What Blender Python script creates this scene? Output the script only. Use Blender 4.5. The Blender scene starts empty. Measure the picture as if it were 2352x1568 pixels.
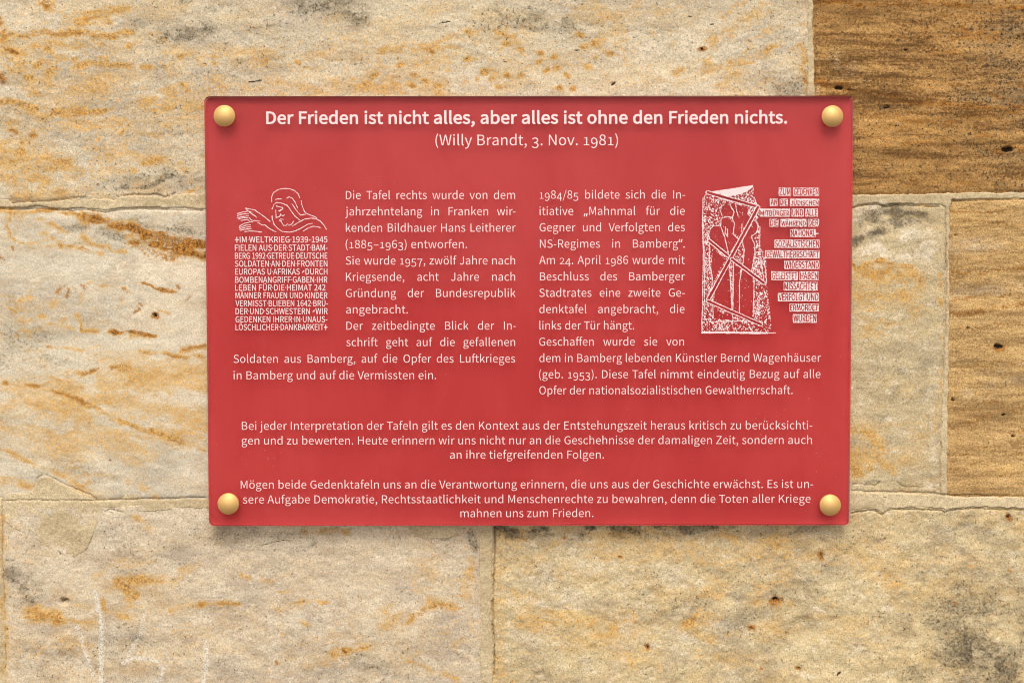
import bpy, math, random
import numpy as np

# ------------------------------------------------------------------ camera, sky, sun, exposure
scene = bpy.context.scene
COL = scene.collection
WALL_Y = 0.0                     # mean face of the stone wall; the camera stands on the -y side
PANEL_BACK, PANEL_FRONT = -0.006, -0.015
CAM_LOC = (-0.01682, -1.18962 + PANEL_FRONT, 0.02162)
CAM_ROT = (1.5298152, 0.0010948, -0.00083971)
LENS = 45.0
cam_data = bpy.data.cameras.new('camera')
cam_data.lens = LENS; cam_data.sensor_width = 36.0; cam_data.clip_start = 0.01; cam_data.clip_end = 2000.0
cam = bpy.data.objects.new('camera', cam_data); COL.objects.link(cam)
cam.location = CAM_LOC; cam.rotation_euler = CAM_ROT
scene.camera = cam

SUN_EL, SUN_AZ = math.radians(52.0), math.radians(180.0)      # high, in front of the wall
world = bpy.data.worlds.new('World'); scene.world = world; world.use_nodes = True
wn, wl = world.node_tree.nodes, world.node_tree.links
sky = wn.new('ShaderNodeTexSky'); sky.sky_type = 'NISHITA'; sky.sun_disc = False
sky.sun_elevation = SUN_EL; sky.sun_rotation = SUN_AZ; sky.air_density = 1.0; sky.dust_density = 2.0
hsv = wn.new('ShaderNodeHueSaturation'); hsv.inputs['Saturation'].default_value = 0.12   # thin overcast
wl.new(sky.outputs['Color'], hsv.inputs['Color'])
wl.new(hsv.outputs['Color'], wn['Background'].inputs['Color'])
wn['Background'].inputs['Strength'].default_value = 0.108
sun_d = bpy.data.lights.new('sun', 'SUN'); sun_d.energy = 1.4; sun_d.angle = math.radians(34); sun_d.color = (1.0, 0.955, 0.872)
sun = bpy.data.objects.new('sun', sun_d); COL.objects.link(sun)
sun.location = (0, -3, 5)
sun.rotation_euler = (math.radians(90) - SUN_EL, 0, math.radians(180) - SUN_AZ)
scene.view_settings.view_transform = 'Standard'; scene.view_settings.look = 'None'
scene.view_settings.gamma = 1.0; scene.view_settings.use_curve_mapping = False
scene.view_settings.exposure = 0.76
scene.cycles.use_denoising = True
scene.cycles.filter_width = 1.05
scene.cycles.sample_clamp_indirect = 6.0

# ------------------------------------------------------------------ measuring: reading of the photo (2352 x 1568 grid) -> point on a plane y = const
def _rot():
    rx, ry, rz = CAM_ROT
    cx, sx, cy, sy, cz, sz = math.cos(rx), math.sin(rx), math.cos(ry), math.sin(ry), math.cos(rz), math.sin(rz)
    Rx = np.array([[1, 0, 0], [0, cx, -sx], [0, sx, cx]]); Ry = np.array([[cy, 0, sy], [0, 1, 0], [-sy, 0, cy]])
    Rz = np.array([[cz, -sz, 0], [sz, cz, 0], [0, 0, 1]])
    return Rz @ Ry @ Rx
ROTM = _rot(); FPX = 2352 * LENS / 36.0
def plane_xz(px, py, y):
    """metres (x, z) on the plane at depth y of photo reading (px, py); arrays allowed"""
    px = np.asarray(px, float); py = np.asarray(py, float)
    d = np.stack([(px - 1176) / FPX, -(py - 784) / FPX, -np.ones_like(px)], -1) @ ROTM.T
    t = (y - CAM_LOC[1]) / d[..., 1]
    return CAM_LOC[0] + t * d[..., 0], CAM_LOC[2] + t * d[..., 2]

# ------------------------------------------------------------------ helpers
def empty(name, loc, label=None, cat=None):
    o = bpy.data.objects.new(name, None); COL.objects.link(o); o.location = loc; o.empty_display_size = 0.05
    if label: o['label'] = label
    if cat: o['category'] = cat
    return o
def link_mesh(name, me, mat, parent=None):
    o = bpy.data.objects.new(name, me); COL.objects.link(o)
    if mat is not None:
        for m in (mat if isinstance(mat, (list, tuple)) else [mat]): me.materials.append(m)
    if parent is not None:
        o.parent = parent
        o.matrix_parent_inverse = parent.matrix_basis.inverted()
    return o

_rng = np.random.default_rng(7)
_TAB = _rng.random((256, 256))
def vnoise(x, y, seed=0):
    x = x + seed * 17.31; y = y + seed * 9.77
    xi = np.floor(x).astype(np.int64); yi = np.floor(y).astype(np.int64)
    fx = x - xi; fy = y - yi
    fx = fx * fx * fx * (fx * (fx * 6 - 15) + 10); fy = fy * fy * fy * (fy * (fy * 6 - 15) + 10)
    a = _TAB[xi & 255, yi & 255]; b = _TAB[(xi + 1) & 255, yi & 255]
    c = _TAB[xi & 255, (yi + 1) & 255]; d = _TAB[(xi + 1) & 255, (yi + 1) & 255]
    return (a * (1 - fx) + b * fx) * (1 - fy) + (c * (1 - fx) + d * fx) * fy
def fbm(x, y, size, octaves=4, seed=0, rough=0.5, stretch=1.0):
    x = x / (size * stretch); y = y / size; s = 0; amp = 1; tot = 0
    for k in range(octaves):
        s = s + amp * vnoise(x, y, seed + k * 3); tot += amp
        x = x * 2.03 + 5.2; y = y * 2.03 + 1.3; amp *= rough
    return s / tot
def sstep(a, b, x):
    t = np.clip((x - a) / (b - a), 0, 1); return t * t * (3 - 2 * t)
def seg_dist(X, Y, pts):
    best = np.full(X.shape, 1e9)
    for (ax, ay), (bx, by) in zip(pts[:-1], pts[1:]):
        dx, dy = bx - ax, by - ay; L = dx * dx + dy * dy + 1e-9
        t = np.clip(((X - ax) * dx + (Y - ay) * dy) / L, 0, 1)
        best = np.minimum(best, np.hypot(X - ax - t * dx, Y - ay - t * dy))
    return best
def poly_sd(X, Y, poly):
    """signed distance, positive inside"""
    d = seg_dist(X, Y, list(poly) + [poly[0]])
    ins = np.zeros(X.shape, bool)
    n = len(poly)
    for i in range(n):
        (ax, ay), (bx, by) = poly[i], poly[(i + 1) % n]
        if ay == by: continue
        c = ((ay > Y) != (by > Y)) & (X < (bx - ax) * (Y - ay) / (by - ay) + ax)
        ins ^= c
    return np.where(ins, d, -d)

# ------------------------------------------------------------------ node helpers
def new_mat(name):
    m = bpy.data.materials.new(name); m.use_nodes = True
    return m, m.node_tree.nodes, m.node_tree.links, m.node_tree.nodes['Principled BSDF']
class NT:
    def __init__(self, m): self.n = m.node_tree.nodes; self.l = m.node_tree.links
    def put(self, sock, v):
        if isinstance(v, bpy.types.NodeSocket): self.l.new(v, sock)
        elif isinstance(v, (tuple, list)) and len(v) == 3 and sock.type == 'RGBA': sock.default_value = (*v, 1)
        else: sock.default_value = v
    def math(self, op, a, b=0.0, clamp=False):
        n = self.n.new('ShaderNodeMath'); n.operation = op; n.use_clamp = clamp
        self.put(n.inputs[0], a); self.put(n.inputs[1], b); return n.outputs[0]
    def mix(self, f, a, b, blend='MIX'):
        n = self.n.new('ShaderNodeMix'); n.data_type = 'RGBA'; n.blend_type = blend; n.clamp_factor = True
        self.put(n.inputs[0], f); self.put(n.inputs[6], a); self.put(n.inputs[7], b); return n.outputs[2]
    def ramp(self, f, lo, hi, a=0.0, b=1.0):
        n = self.n.new('ShaderNodeMapRange'); n.interpolation_type = 'SMOOTHSTEP'
        self.put(n.inputs[0], f); n.inputs[1].default_value = lo; n.inputs[2].default_value = hi
        n.inputs[3].default_value = a; n.inputs[4].default_value = b; return n.outputs[0]
    def noise(self, vec, scale, detail=4, rough=0.55, dist=0.0):
        n = self.n.new('ShaderNodeTexNoise'); n.inputs['Scale'].default_value = scale; n.inputs['Detail'].default_value = detail
        n.inputs['Roughness'].default_value = rough; n.inputs['Distortion'].default_value = dist
        self.l.new(vec, n.inputs['Vector']); return n.outputs['Fac']
    def coord(self, loc=(0, 0, 0), rot=(0, 0, 0), scale=(1, 1, 1)):
        if not hasattr(self, 'tc'): self.tc = self.n.new('ShaderNodeTexCoord')
        mp = self.n.new('ShaderNodeMapping'); mp.inputs['Location'].default_value = loc
        mp.inputs['Rotation'].default_value = rot; mp.inputs['Scale'].default_value = scale
        self.l.new(self.tc.outputs['Object'], mp.inputs['Vector']); return mp.outputs['Vector']
    def attr(self, name):
        a = self.n.new('ShaderNodeAttribute'); a.attribute_name = name; return a.outputs['Fac']
    def bump(self, h, strength, dist):
        b = self.n.new('ShaderNodeBump'); b.inputs['Strength'].default_value = strength; b.inputs['Distance'].default_value = dist
        self.l.new(h, b.inputs['Height']); return b.outputs['Normal']

def s2l(r, g, b):
    f = lambda c: (c / 255 / 12.92) if c <= 10 else ((c / 255 + 0.055) / 1.055) ** 2.4
    return (f(r), f(g), f(b))

# ------------------------------------------------------------------ sandstone and mortar materials
def sandstone(name, beige, grey, off, ochre_bias=0.0, band=0.0, band_rot=0.0, pore=0.5, yellow=0.3, grain_amt=1.0, crumb=1.0, pore_bias=0.0, band_size=62, bed=0.42, band_len=0.10):
    m, n, l, bsdf = new_mat(name); t = NT(m)
    v = t.coord(loc=(off * 3.1, off * 1.7, off * 2.3))
    vs = t.coord(loc=(off * 2.1, 0, off * 1.3), rot=(0, band_rot, 0), scale=(bed, 1, 1.15))     # bedded along the stone's grain
    big = t.noise(vs, 9, 5, 0.6, 0.4)
    mid = t.noise(vs, 48, 7, 0.68, 0.3)
    fine = t.noise(v, 260, 4, 0.7)
    grain = t.noise(v, 700, 2, 0.65)
    spk = t.noise(t.coord(loc=(off * 5, 3, off)), 420, 3, 0.75)
    spc = t.math('SUBTRACT', spk, 0.5)
    col = t.mix(t.ramp(t.math('ADD', t.math('MULTIPLY', big, 0.5), t.math('MULTIPLY', mid, 0.5)), 0.42, 0.60), beige, grey)
    # lighter bleached crumbs scattered everywhere
    cr = t.noise(t.coord(loc=(off * 7, 1, off * 3), scale=(0.7, 1, 1.2)), 85, 6, 0.72, 0.3)
    col = t.mix(t.math('MULTIPLY', t.ramp(t.math('ADD', t.math('MULTIPLY', cr, 0.7), t.math('MULTIPLY', spk, 0.3)), 0.50, 0.64), 0.62 * crumb), col, s2l(232, 218, 194))
    # warm yellow bloom that follows the bedding
    yb = t.noise(t.coord(loc=(off, 5, off * 4), rot=(0, band_rot, 0), scale=(0.5, 1, 1.3)), 26, 8, 0.7, 0.5)
    yf = t.math('MULTIPLY', t.ramp(t.math('ADD', t.math('MULTIPLY', yb, 0.6), t.math('MULTIPLY', spk, 0.4)), 0.46, 0.62), yellow)
    col = t.mix(yf, col, s2l(210, 166, 92))
    wash = t.math('ADD', t.attr('ochre'), t.math('MULTIPLY', t.math('SUBTRACT', mid, 0.5), 0.8))
    col = t.mix(t.ramp(wash, 0.06, 0.85, 0.0, 0.64), col, s2l(210, 171, 107))
    dwash = t.math('ADD', t.attr('dark'), t.math('MULTIPLY', t.math('SUBTRACT', mid, 0.5), 0.6))
    col = t.mix(t.ramp(dwash, 0.08, 0.95, 0.0, 0.50), col, s2l(138, 126, 102))
    # pale bleached zones
    pf = t.ramp(t.math('ADD', t.attr('pale'), t.math('MULTIPLY', t.math('SUBTRACT', mid, 0.5), 1.1)), 0.12, 0.85)
    col = t.mix(t.math('MULTIPLY', pf, 0.85), col, s2l(226, 210, 184))
    # grey weathering and the painted corner fall-off
    df = t.ramp(t.math('ADD', t.attr('dark'), t.math('ADD', t.math('MULTIPLY', t.math('SUBTRACT', mid, 0.5), 0.9), t.math('MULTIPLY', spc, 3.4))), 0.20, 1.25)
    col = t.mix(t.math('MULTIPLY', df, 0.9), col, s2l(92, 82, 66))
    # ochre iron stain with ragged edges, then rusty cores
    on = t.noise(t.coord(loc=(off * 1.9, 2, off), rot=(0, band_rot, 0), scale=(0.62, 1, 1.15)), 70, 9, 0.74, 0.4)
    osum = t.math('ADD', t.math('ADD', t.math('MULTIPLY', t.math('SUBTRACT', on, 0.5), 1.7), t.math('MULTIPLY', spc, 3.0)), t.math('ADD', t.math('MULTIPLY', t.attr('ochre'), 1.1), ochre_bias))
    of = t.ramp(osum, 0.25, 1.0)
    col = t.mix(t.math('MULTIPLY', of, 0.82), col, t.mix(t.ramp(spk, .40, .60), s2l(156, 108, 46), s2l(210, 163, 92)))
    rf = t.ramp(t.math('ADD', t.attr('rust'), t.math('ADD', t.math('MULTIPLY', t.math('SUBTRACT', on, 0.5), 1.2), t.math('MULTIPLY', spc, 3.0))), 0.28, 1.0)
    col = t.mix(t.math('MULTIPLY', rf, 0.88), col, t.mix(t.ramp(spk, .40, .60), s2l(104, 62, 18), s2l(182, 122, 50)))
    if band > 0:     # iron-rich strata
        wv = t.coord(loc=(0, 0, off), rot=(0, band_rot, 0), scale=(band_len, 1, 1.0))
        bd = t.noise(wv, band_size, 8, 0.74, 0.3)
        bd = t.math('ADD', t.math('MULTIPLY', bd, 0.64), t.math('MULTIPLY', spk, 0.36))
        col = t.mix(t.math('MULTIPLY', t.ramp(bd, 0.45, 0.58), band), col, s2l(94, 62, 30))
    # sand grains: light quartz and dark pores
    gr = t.math('ADD', t.math('MULTIPLY', grain, 0.55), t.math('MULTIPLY', spk, 0.45))
    col = t.mix(1.0, col, t.mix(t.ramp(gr, 0.36, 0.64), (1 - 0.28 * grain_amt, 1 - 0.31 * grain_amt, 1 - 0.36 * grain_amt), (1 + 0.17 * grain_amt,) * 3), 'MULTIPLY')
    pn = t.noise(t.coord(loc=(off, 9, 1)), 330, 3, 0.7)
    pz = t.math('MULTIPLY', t.ramp(t.math('ADD', pn, t.math('ADD', t.math('MULTIPLY', t.attr('dark'), 0.10), pore_bias)), 0.60, 0.70), pore)
    col = t.mix(pz, col, s2l(70, 56, 38))
    # chalk, black flecks and shade painted into the pits
    cf = t.ramp(t.math('MULTIPLY', t.attr('chalk'), t.math('ADD', 0.62, t.math('MULTIPLY', t.math('SUBTRACT', gr, 0.5), 5.5))), 0.12, 0.50)
    col = t.mix(t.math('MULTIPLY', cf, 0.68), col, s2l(226, 220, 210))
    bf = t.ramp(t.math('ADD', t.attr('black'), t.math('MULTIPLY', t.math('SUBTRACT', fine, 0.5), 1.2)), 0.45, 0.75)
    col = t.mix(t.math('MULTIPLY', bf, 0.93), col, s2l(40, 34, 27))
    l.new(col, bsdf.inputs['Base Color'])
    bsdf.inputs['Roughness'].default_value = 0.93; bsdf.inputs['Specular IOR Level'].default_value = 0.2
    h = t.math('ADD', t.math('MULTIPLY', grain, 0.5), t.math('ADD', t.math('MULTIPLY', fine, 0.9), t.math('MULTIPLY', mid, 1.6)))
    l.new(t.bump(h, 0.42, 0.0007), bsdf.inputs['Normal'])
    return m

def mortar_mat():
    m, n, l, bsdf = new_mat('lime_mortar'); t = NT(m)
    v = t.coord(); vs = t.coord(scale=(0.5, 1, 1.2))
    mid = t.noise(vs, 30, 6, 0.62); fine = t.noise(v, 300, 4, 0.68); grain = t.noise(v, 900, 2, 0.6)
    col = t.mix(t.ramp(mid, 0.38, 0.64), s2l(208, 186, 149), s2l(188, 166, 130))
    df = t.ramp(t.math('ADD', t.attr('dark'), t.math('MULTIPLY', t.math('SUBTRACT', fine, 0.5), 1.3)), 0.2, 0.95)
    col = t.mix(t.math('MULTIPLY', df, 0.85), col, s2l(95, 84, 64))
    of = t.ramp(t.math('ADD', t.attr('ochre'), t.math('MULTIPLY', t.math('SUBTRACT', mid, 0.5), 1.4)), 0.3, 0.9)
    col = t.mix(t.math('MULTIPLY', of, 0.6), col, s2l(196, 148, 76))
    pf = t.ramp(t.math('ADD', t.attr('pale'), t.math('MULTIPLY', t.math('SUBTRACT', mid, 0.5), 0.8)), 0.2, 0.9)
    col = t.mix(t.math('MULTIPLY', pf, 0.7), col, s2l(222, 208, 176))
    gr = t.math('ADD', t.math('MULTIPLY', grain, 0.6), t.math('MULTIPLY', fine, 0.4))
    col = t.mix(1.0, col, t.mix(t.ramp(gr, 0.33, 0.67), (0.66,) * 3, (1.2,) * 3), 'MULTIPLY')
    bf = t.ramp(t.math('ADD', t.attr('black'), t.math('MULTIPLY', t.math('SUBTRACT', fine, 0.5), 1.2)), 0.45, 0.75)
    col = t.mix(t.math('MULTIPLY', bf, 0.9), col, s2l(46, 38, 28))
    l.new(col, bsdf.inputs['Base Color'])
    bsdf.inputs['Roughness'].default_value = 0.95; bsdf.inputs['Specular IOR Level'].default_value = 0.15
    h = t.math('ADD', t.math('MULTIPLY', grain, 0.4), t.math('ADD', fine, t.math('MULTIPLY', mid, 1.2)))
    l.new(t.bump(h, 0.55, 0.0008), bsdf.inputs['Normal'])
    return m

# ------------------------------------------------------------------ stains, marks and painted shade of the wall: (mask, strength, width, points)
STAINS_AND_SHADE = [
 # top left stone
 ('rust', 1.1, 9, [(98, 0), (106, 16)]), ('ochre', .7, 14, [(95, 0), (115, 18)]),
 ('ochre', .7, 12, [(0, 45), (5, 88)]), ('rust', .6, 8, [(0, 45), (6, 85)]),
 ('ochre', .75, 10, [(5, 83), (90, 77), (150, 75), (230, 85), (300, 80)]), ('rust', .45, 5, [(60, 82), (150, 78), (220, 86)]),
 ('ochre', .5, 12, [(175, 36), (240, 26), (300, 20)]), ('ochre', .5, 12, [(190, 48), (245, 50)]), ('rust', .3, 6, [(180, 35), (215, 45)]),
 ('ochre', .5, 11, [(110, 100), (165, 108), (225, 100)]), ('ochre', .6, 9, [(105, 118), (118, 116)]), ('ochre', .5, 8, [(78, 108), (86, 104)]),
 ('rust', .8, 6, [(12, 111), (42, 122)]), ('ochre', .6, 10, [(10, 112), (48, 122)]), ('ochre', .5, 9, [(15, 150), (24, 138)]),
 ('ochre', .6, 8, [(82, 155), (90, 148)]), ('ochre', .6, 9, [(110, 165), (128, 168)]), ('ochre', .55, 10, [(160, 163), (205, 145), (240, 140)]),
 ('ochre', .5, 8, [(165, 138), (200, 144)]), ('rust', .8, 8, [(0, 178), (12, 193)]), ('ochre', .6, 6, [(60, 178), (72, 176)]),
 ('ochre', .55, 9, [(250, 148), (300, 150), (338, 157)]), ('rust', .3, 5, [(310, 153), (338, 158)]), ('ochre', .35, 40, [(80, 208), (150, 203), (230, 200)]),
 ('ochre', .4, 22, [(190, 180), (250, 182)]), ('ochre', .7, 9, [(0, 236), (40, 240), (82, 248)]), ('ochre', .65, 10, [(122, 256), (190, 264), (258, 250)]),
 ('rust', .35, 5, [(125, 256), (200, 264)]), ('ochre', .38, 18, [(300, 252), (380, 248), (462, 240)]), ('rust', .5, 6, [(27, 305), (42, 310)]), ('ochre', .55, 8, [(27, 305), (42, 310)]),
 ('rust', .5, 5, [(70, 312), (78, 311)]), ('ochre', .5, 7, [(70, 312), (78, 311)]), ('ochre', .6, 8, [(0, 343), (40, 352)]), ('ochre', .4, 20, [(85, 358), (160, 372)]), ('ochre', .4, 16, [(80, 385), (140, 392)]),
 ('ochre', .6, 11, [(340, 372), (372, 368)]), ('ochre', .55, 9, [(412, 380), (420, 390)]), ('ochre', .42, 34, [(0, 395), (120, 430)]), ('ochre', .5, 5, [(440, 440), (456, 432)]),
 ('ochre', .3, 26, [(500, 190), (600, 205), (800, 200), (900, 195)]), ('ochre', .3, 16, [(380, 130), (520, 125), (640, 118), (760, 130)]),
 ('ochre', .4, 12, [(880, 118), (985, 105), (1080, 80), (1150, 82), (1220, 88)]), ('ochre', .28, 34, [(800, 180), (1020, 200)]), ('ochre', .28, 30, [(1340, 20), (1430, 60), (1390, 90)]),
 ('ochre', .32, 22, [(1640, 95), (1720, 40), (1760, 15)]), ('ochre', .5, 9, [(1665, 172), (1760, 112), (1790, 94)]), ('ochre', .4, 12, [(1640, 205), (1700, 170)]), ('ochre', .4, 8, [(1840, 60), (1850, 210)]),
 ('dark', .55, 22, [(360, 88), (420, 70), (485, 60)]), ('dark', .35, 18, [(490, 22), (560, 25)]), ('dark', .62, 28, [(690, 15), (780, 12), (830, 40)]), ('dark', .3, 18, [(440, 30), (465, 34)]),
 ('dark', .3, 22, [(540, 60), (700, 110)]), ('dark', .42, 26, [(1150, 25), (1230, 50), (1335, 72)]), ('dark', .3, 26, [(1320, 78), (1380, 60)]), ('dark', .35, 34, [(1780, 15), (1800, 50)]), ('dark', .35, 26, [(1780, 195), (1850, 215)]), ('dark', .3, 14, [(1370, 145), (1410, 140)]),
 ('dark', .65, 10, [(265, 436), (330, 430), (385, 410), (425, 400)]), ('dark', .4, 22, [(270, 420), (380, 395), (462, 420)]), ('dark', .25, 24, [(0, 270), (120, 280)]),
 ('pale', .6, 34, [(20, 35), (90, 52), (130, 40)]), ('pale', .4, 16, [(200, 180), (300, 195), (360, 220)]), ('pale', .4, 9, [(0, 215), (30, 220)]), ('pale', .4, 40, [(1480, 120), (1580, 90), (1640, 60)]), ('pale', .35, 26, [(1300, 180), (1480, 150)]), ('pale', .3, 30, [(900, 160), (1100, 190)]), ('pale', .35, 24, [(90, 340), (260, 340), (330, 400)]), ('pale', .3, 20, [(140, 270), (260, 280)]),
 ('black', 1.2, 1.7, [(571, 189), (585, 187), (601, 184)]), ('black', 1.1, 1.4, [(1011, 55), (1034, 50)]), ('black', 1.1, 2.2, [(1164, 91), (1166, 88)]), ('black', 1.1, 1.6, [(1321, 117), (1331, 116)]), ('black', 1.0, 1.4, [(1158, 142), (1166, 142)]),
 ('black', 1.1, 2.0, [(1071, 134), (1073, 135)]), ('black', 1.1, 1.6, [(1580, 40), (1590, 38)]), ('black', 1.0, 1.8, [(1632, 56), (1640, 55)]), ('black', .9, 3, [(1405, 196), (1412, 190)]), ('black', 1.1, 2.4, [(1612, 113), (1614, 112)]), ('rust', .9, 5, [(1608, 113), (1618, 112)]), ('black', 1.1, 1.6, [(427, 450), (428, 451)]),
 # stone left of the plaque
 ('pale', .9, 10, [(270, 490), (360, 482), (470, 486)]), ('pale', .5, 6, [(60, 484), (170, 489), (260, 496)]), ('pale', 1.0, 36, [(330, 640), (400, 600), (470, 625)]), ('pale', .45, 50, [(330, 720), (400, 690), (460, 760)]), ('pale', .35, 40, [(30, 830), (90, 820), (180, 835)]), ('pale', .25, 34, [(110, 620), (200, 640)]),
 ('ochre', .85, 7, [(0, 483), (60, 486), (130, 484), (170, 495), (200, 498)]), ('rust', .35, 4, [(20, 486), (130, 486), (200, 500)]),
 ('ochre', 1.1, 13, [(195, 500), (250, 513), (300, 522)]), ('rust', 1.1, 10, [(205, 500), (250, 515), (300, 524), (345, 540), (395, 550), (470, 562)]), ('ochre', .8, 8, [(330, 535), (400, 550), (470, 565)]),
 ('rust', 1.1, 13, [(315, 552), (370, 556), (425, 572), (470, 583)]), ('ochre', 1.1, 18, [(310, 552), (370, 560), (430, 577), (470, 588)]), ('ochre', .7, 8, [(365, 575), (385, 592), (412, 604)]), ('rust', .5, 5, [(370, 580), (410, 602)]),
 ('ochre', .55, 5, [(18, 500), (10, 520), (17, 545), (50, 560), (85, 556), (112, 542)]), ('rust', .4, 4, [(12, 515), (20, 545)]), ('ochre', .5, 6, [(85, 505), (130, 516), (146, 530)]), ('ochre', .5, 6, [(95, 535), (125, 550)]), ('rust', .6, 3, [(28, 565), (30, 575)]), ('ochre', .4, 14, [(20, 500), (60, 505)]),
 ('ochre', .7, 7, [(135, 564), (180, 572), (222, 585), (238, 583)]), ('rust', .5, 5, [(175, 565), (225, 585)]), ('ochre', .6, 9, [(190, 545), (212, 560), (238, 568), (236, 585)]), ('ochre', .55, 6, [(250, 565), (262, 575), (284, 578)]), ('ochre', .4, 10, [(190, 538), (183, 548)]), ('rust', .6, 4, [(0, 590), (8, 596)]),
 ('rust', .6, 4, [(186, 655), (196, 662)]), ('ochre', .5, 4, [(200, 650), (212, 648)]), ('ochre', .6, 4, [(228, 655), (250, 657)]), ('ochre', .5, 5, [(258, 660), (272, 648)]), ('rust', .5, 4, [(272, 664), (286, 672)]), ('ochre', .6, 5, [(270, 660), (290, 670)]),
 ('rust', .7, 4, [(330, 649), (355, 660), (385, 667), (405, 672)]), ('ochre', .6, 6, [(328, 649), (360, 661), (405, 671)]), ('rust', .6, 4, [(408, 657), (412, 662)]), ('ochre', .35, 6, [(305, 655), (322, 650)]),
 ('rust', .6, 4, [(132, 670), (138, 664)]), ('rust', .6, 5, [(153, 680), (158, 668)]), ('ochre', .5, 6, [(66, 690), (74, 668)]), ('ochre', .5, 6, [(45, 690), (50, 688)]), ('ochre', .45, 7, [(120, 700), (130, 690)]), ('ochre', .4, 5, [(185, 690), (187, 680)]), ('ochre', .55, 6, [(12, 705), (38, 718)]), ('ochre', .4, 9, [(45, 705), (85, 715)]),
 ('ochre', .5, 9, [(40, 738), (95, 732)]), ('ochre', .5, 6, [(40, 755), (100, 758)]), ('ochre', .55, 6, [(172, 720), (190, 742)]), ('ochre', .6, 6, [(186, 750), (200, 757), (232, 760)]), ('ochre', .45, 6, [(110, 745), (165, 752)]), ('ochre', .45, 6, [(140, 738), (150, 732)]),
 ('rust', .95, 5, [(252, 755), (268, 766), (305, 764), (352, 772)]), ('ochre', .7, 7, [(250, 755), (270, 768), (352, 772)]), ('rust', .7, 3.5, [(308, 717), (320, 709)]), ('rust', .5, 4, [(322, 698), (325, 700)]), ('ochre', .5, 5, [(368, 711), (386, 720)]), ('ochre', .5, 5, [(278, 682), (272, 706)]), ('rust', .5, 4, [(428, 690), (436, 680)]), ('ochre', .4, 5, [(272, 788), (295, 778)]),
 ('ochre', .5, 6, [(110, 797), (160, 800), (205, 804), (235, 794)]), ('ochre', .4, 5, [(55, 800), (95, 805)]), ('rust', .4, 3, [(108, 796), (122, 797)]),
 ('ochre', .7, 6, [(330, 812), (380, 811), (430, 818), (470, 822)]), ('rust', .45, 4, [(345, 812), (430, 818)]), ('ochre', .65, 7, [(420, 802), (470, 794)]), ('rust', .5, 4, [(425, 800), (470, 793)]), ('ochre', .4, 6, [(320, 800), (330, 825)]),
 ('rust', .55, 6, [(190, 856), (225, 848), (262, 846)]), ('ochre', .65, 9, [(185, 858), (230, 850), (300, 846)]), ('ochre', .5, 6, [(110, 862), (135, 872)]),
 ('ochre', .75, 7, [(5, 878), (50, 885), (100, 891), (150, 908), (200, 928), (260, 958), (330, 985), (400, 1008), (470, 1030)]), ('rust', .5, 4, [(5, 877), (50, 885), (100, 892), (150, 909), (190, 925)]),
 ('ochre', .40, 44, [(150, 890), (260, 880), (360, 865), (465, 850)]), ('ochre', .32, 40, [(240, 930), (350, 940), (460, 960)]), ('ochre', .32, 34, [(0, 920), (90, 945), (150, 960)]), ('ochre', .30, 30, [(120, 1030), (200, 1000), (170, 960)]),
 ('ochre', .5, 9, [(0, 1035), (60, 1055), (120, 1080), (170, 1110), (225, 1140)]), ('ochre', .5, 12, [(300, 1110), (345, 1125), (360, 1140)]), ('ochre', .55, 10, [(0, 1102), (70, 1112)]), ('ochre', .35, 20, [(200, 1120), (230, 1140)]), ('ochre', .35, 9, [(440, 1020), (470, 1036)]),
 ('dark', .45, 14, [(150, 515), (210, 525), (300, 545)]), ('dark', .42, 13, [(280, 505), (370, 520), (470, 545)]), ('dark', .3, 12, [(330, 508), (440, 512)]), ('dark', .35, 18, [(200, 735), (240, 735)]), ('dark', .25, 26, [(20, 660), (30, 780), (90, 770)]), ('dark', .25, 22, [(250, 830), (280, 850)]), ('dark', .25, 14, [(465, 660), (470, 700)]), ('dark', .25, 26, [(0, 960), (60, 980)]), ('dark', .22, 34, [(250, 1010), (300, 1060)]), ('dark', .2, 26, [(30, 1070), (90, 1100)]),
 ('rust', 1.2, 6, [(355, 724), (358, 725)]), ('black', 1.1, 3.5, [(355, 723), (357, 725)]), ('black', 1.2, 1.8, [(253, 1057), (254, 1057)]), ('black', .8, 1.2, [(280, 593), (281, 593)]),
 # bottom left stone
 ('ochre', .62, 15, [(270, 1338), (315, 1332), (370, 1330)]), ('ochre', .85, 14, [(290, 1350), (305, 1372)]), ('rust', .3, 8, [(295, 1345), (305, 1365)]), ('ochre', .7, 17, [(60, 1408), (130, 1416)]), ('rust', .35, 10, [(80, 1400), (120, 1425)]), ('ochre', .4, 12, [(130, 1422), (212, 1432)]), ('ochre', .5, 8, [(238, 1382), (246, 1402)]), ('ochre', .45, 11, [(250, 1405), (305, 1418)]),
 ('ochre', .65, 7, [(388, 1400), (420, 1388), (470, 1388), (545, 1383)]), ('rust', .35, 4, [(440, 1388), (545, 1383)]), ('ochre', .5, 12, [(312, 1190), (345, 1212)]), ('rust', .4, 6, [(340, 1195), (346, 1212)]), ('ochre', .35, 12, [(410, 1312), (460, 1300)]), ('ochre', .5, 5, [(660, 1386), (700, 1380), (755, 1385)]), ('ochre', .4, 8, [(640, 1395), (650, 1455)]), ('ochre', .5, 5, [(695, 1428), (708, 1434)]), ('ochre', .5, 5, [(645, 1358), (662, 1357)]),
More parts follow.
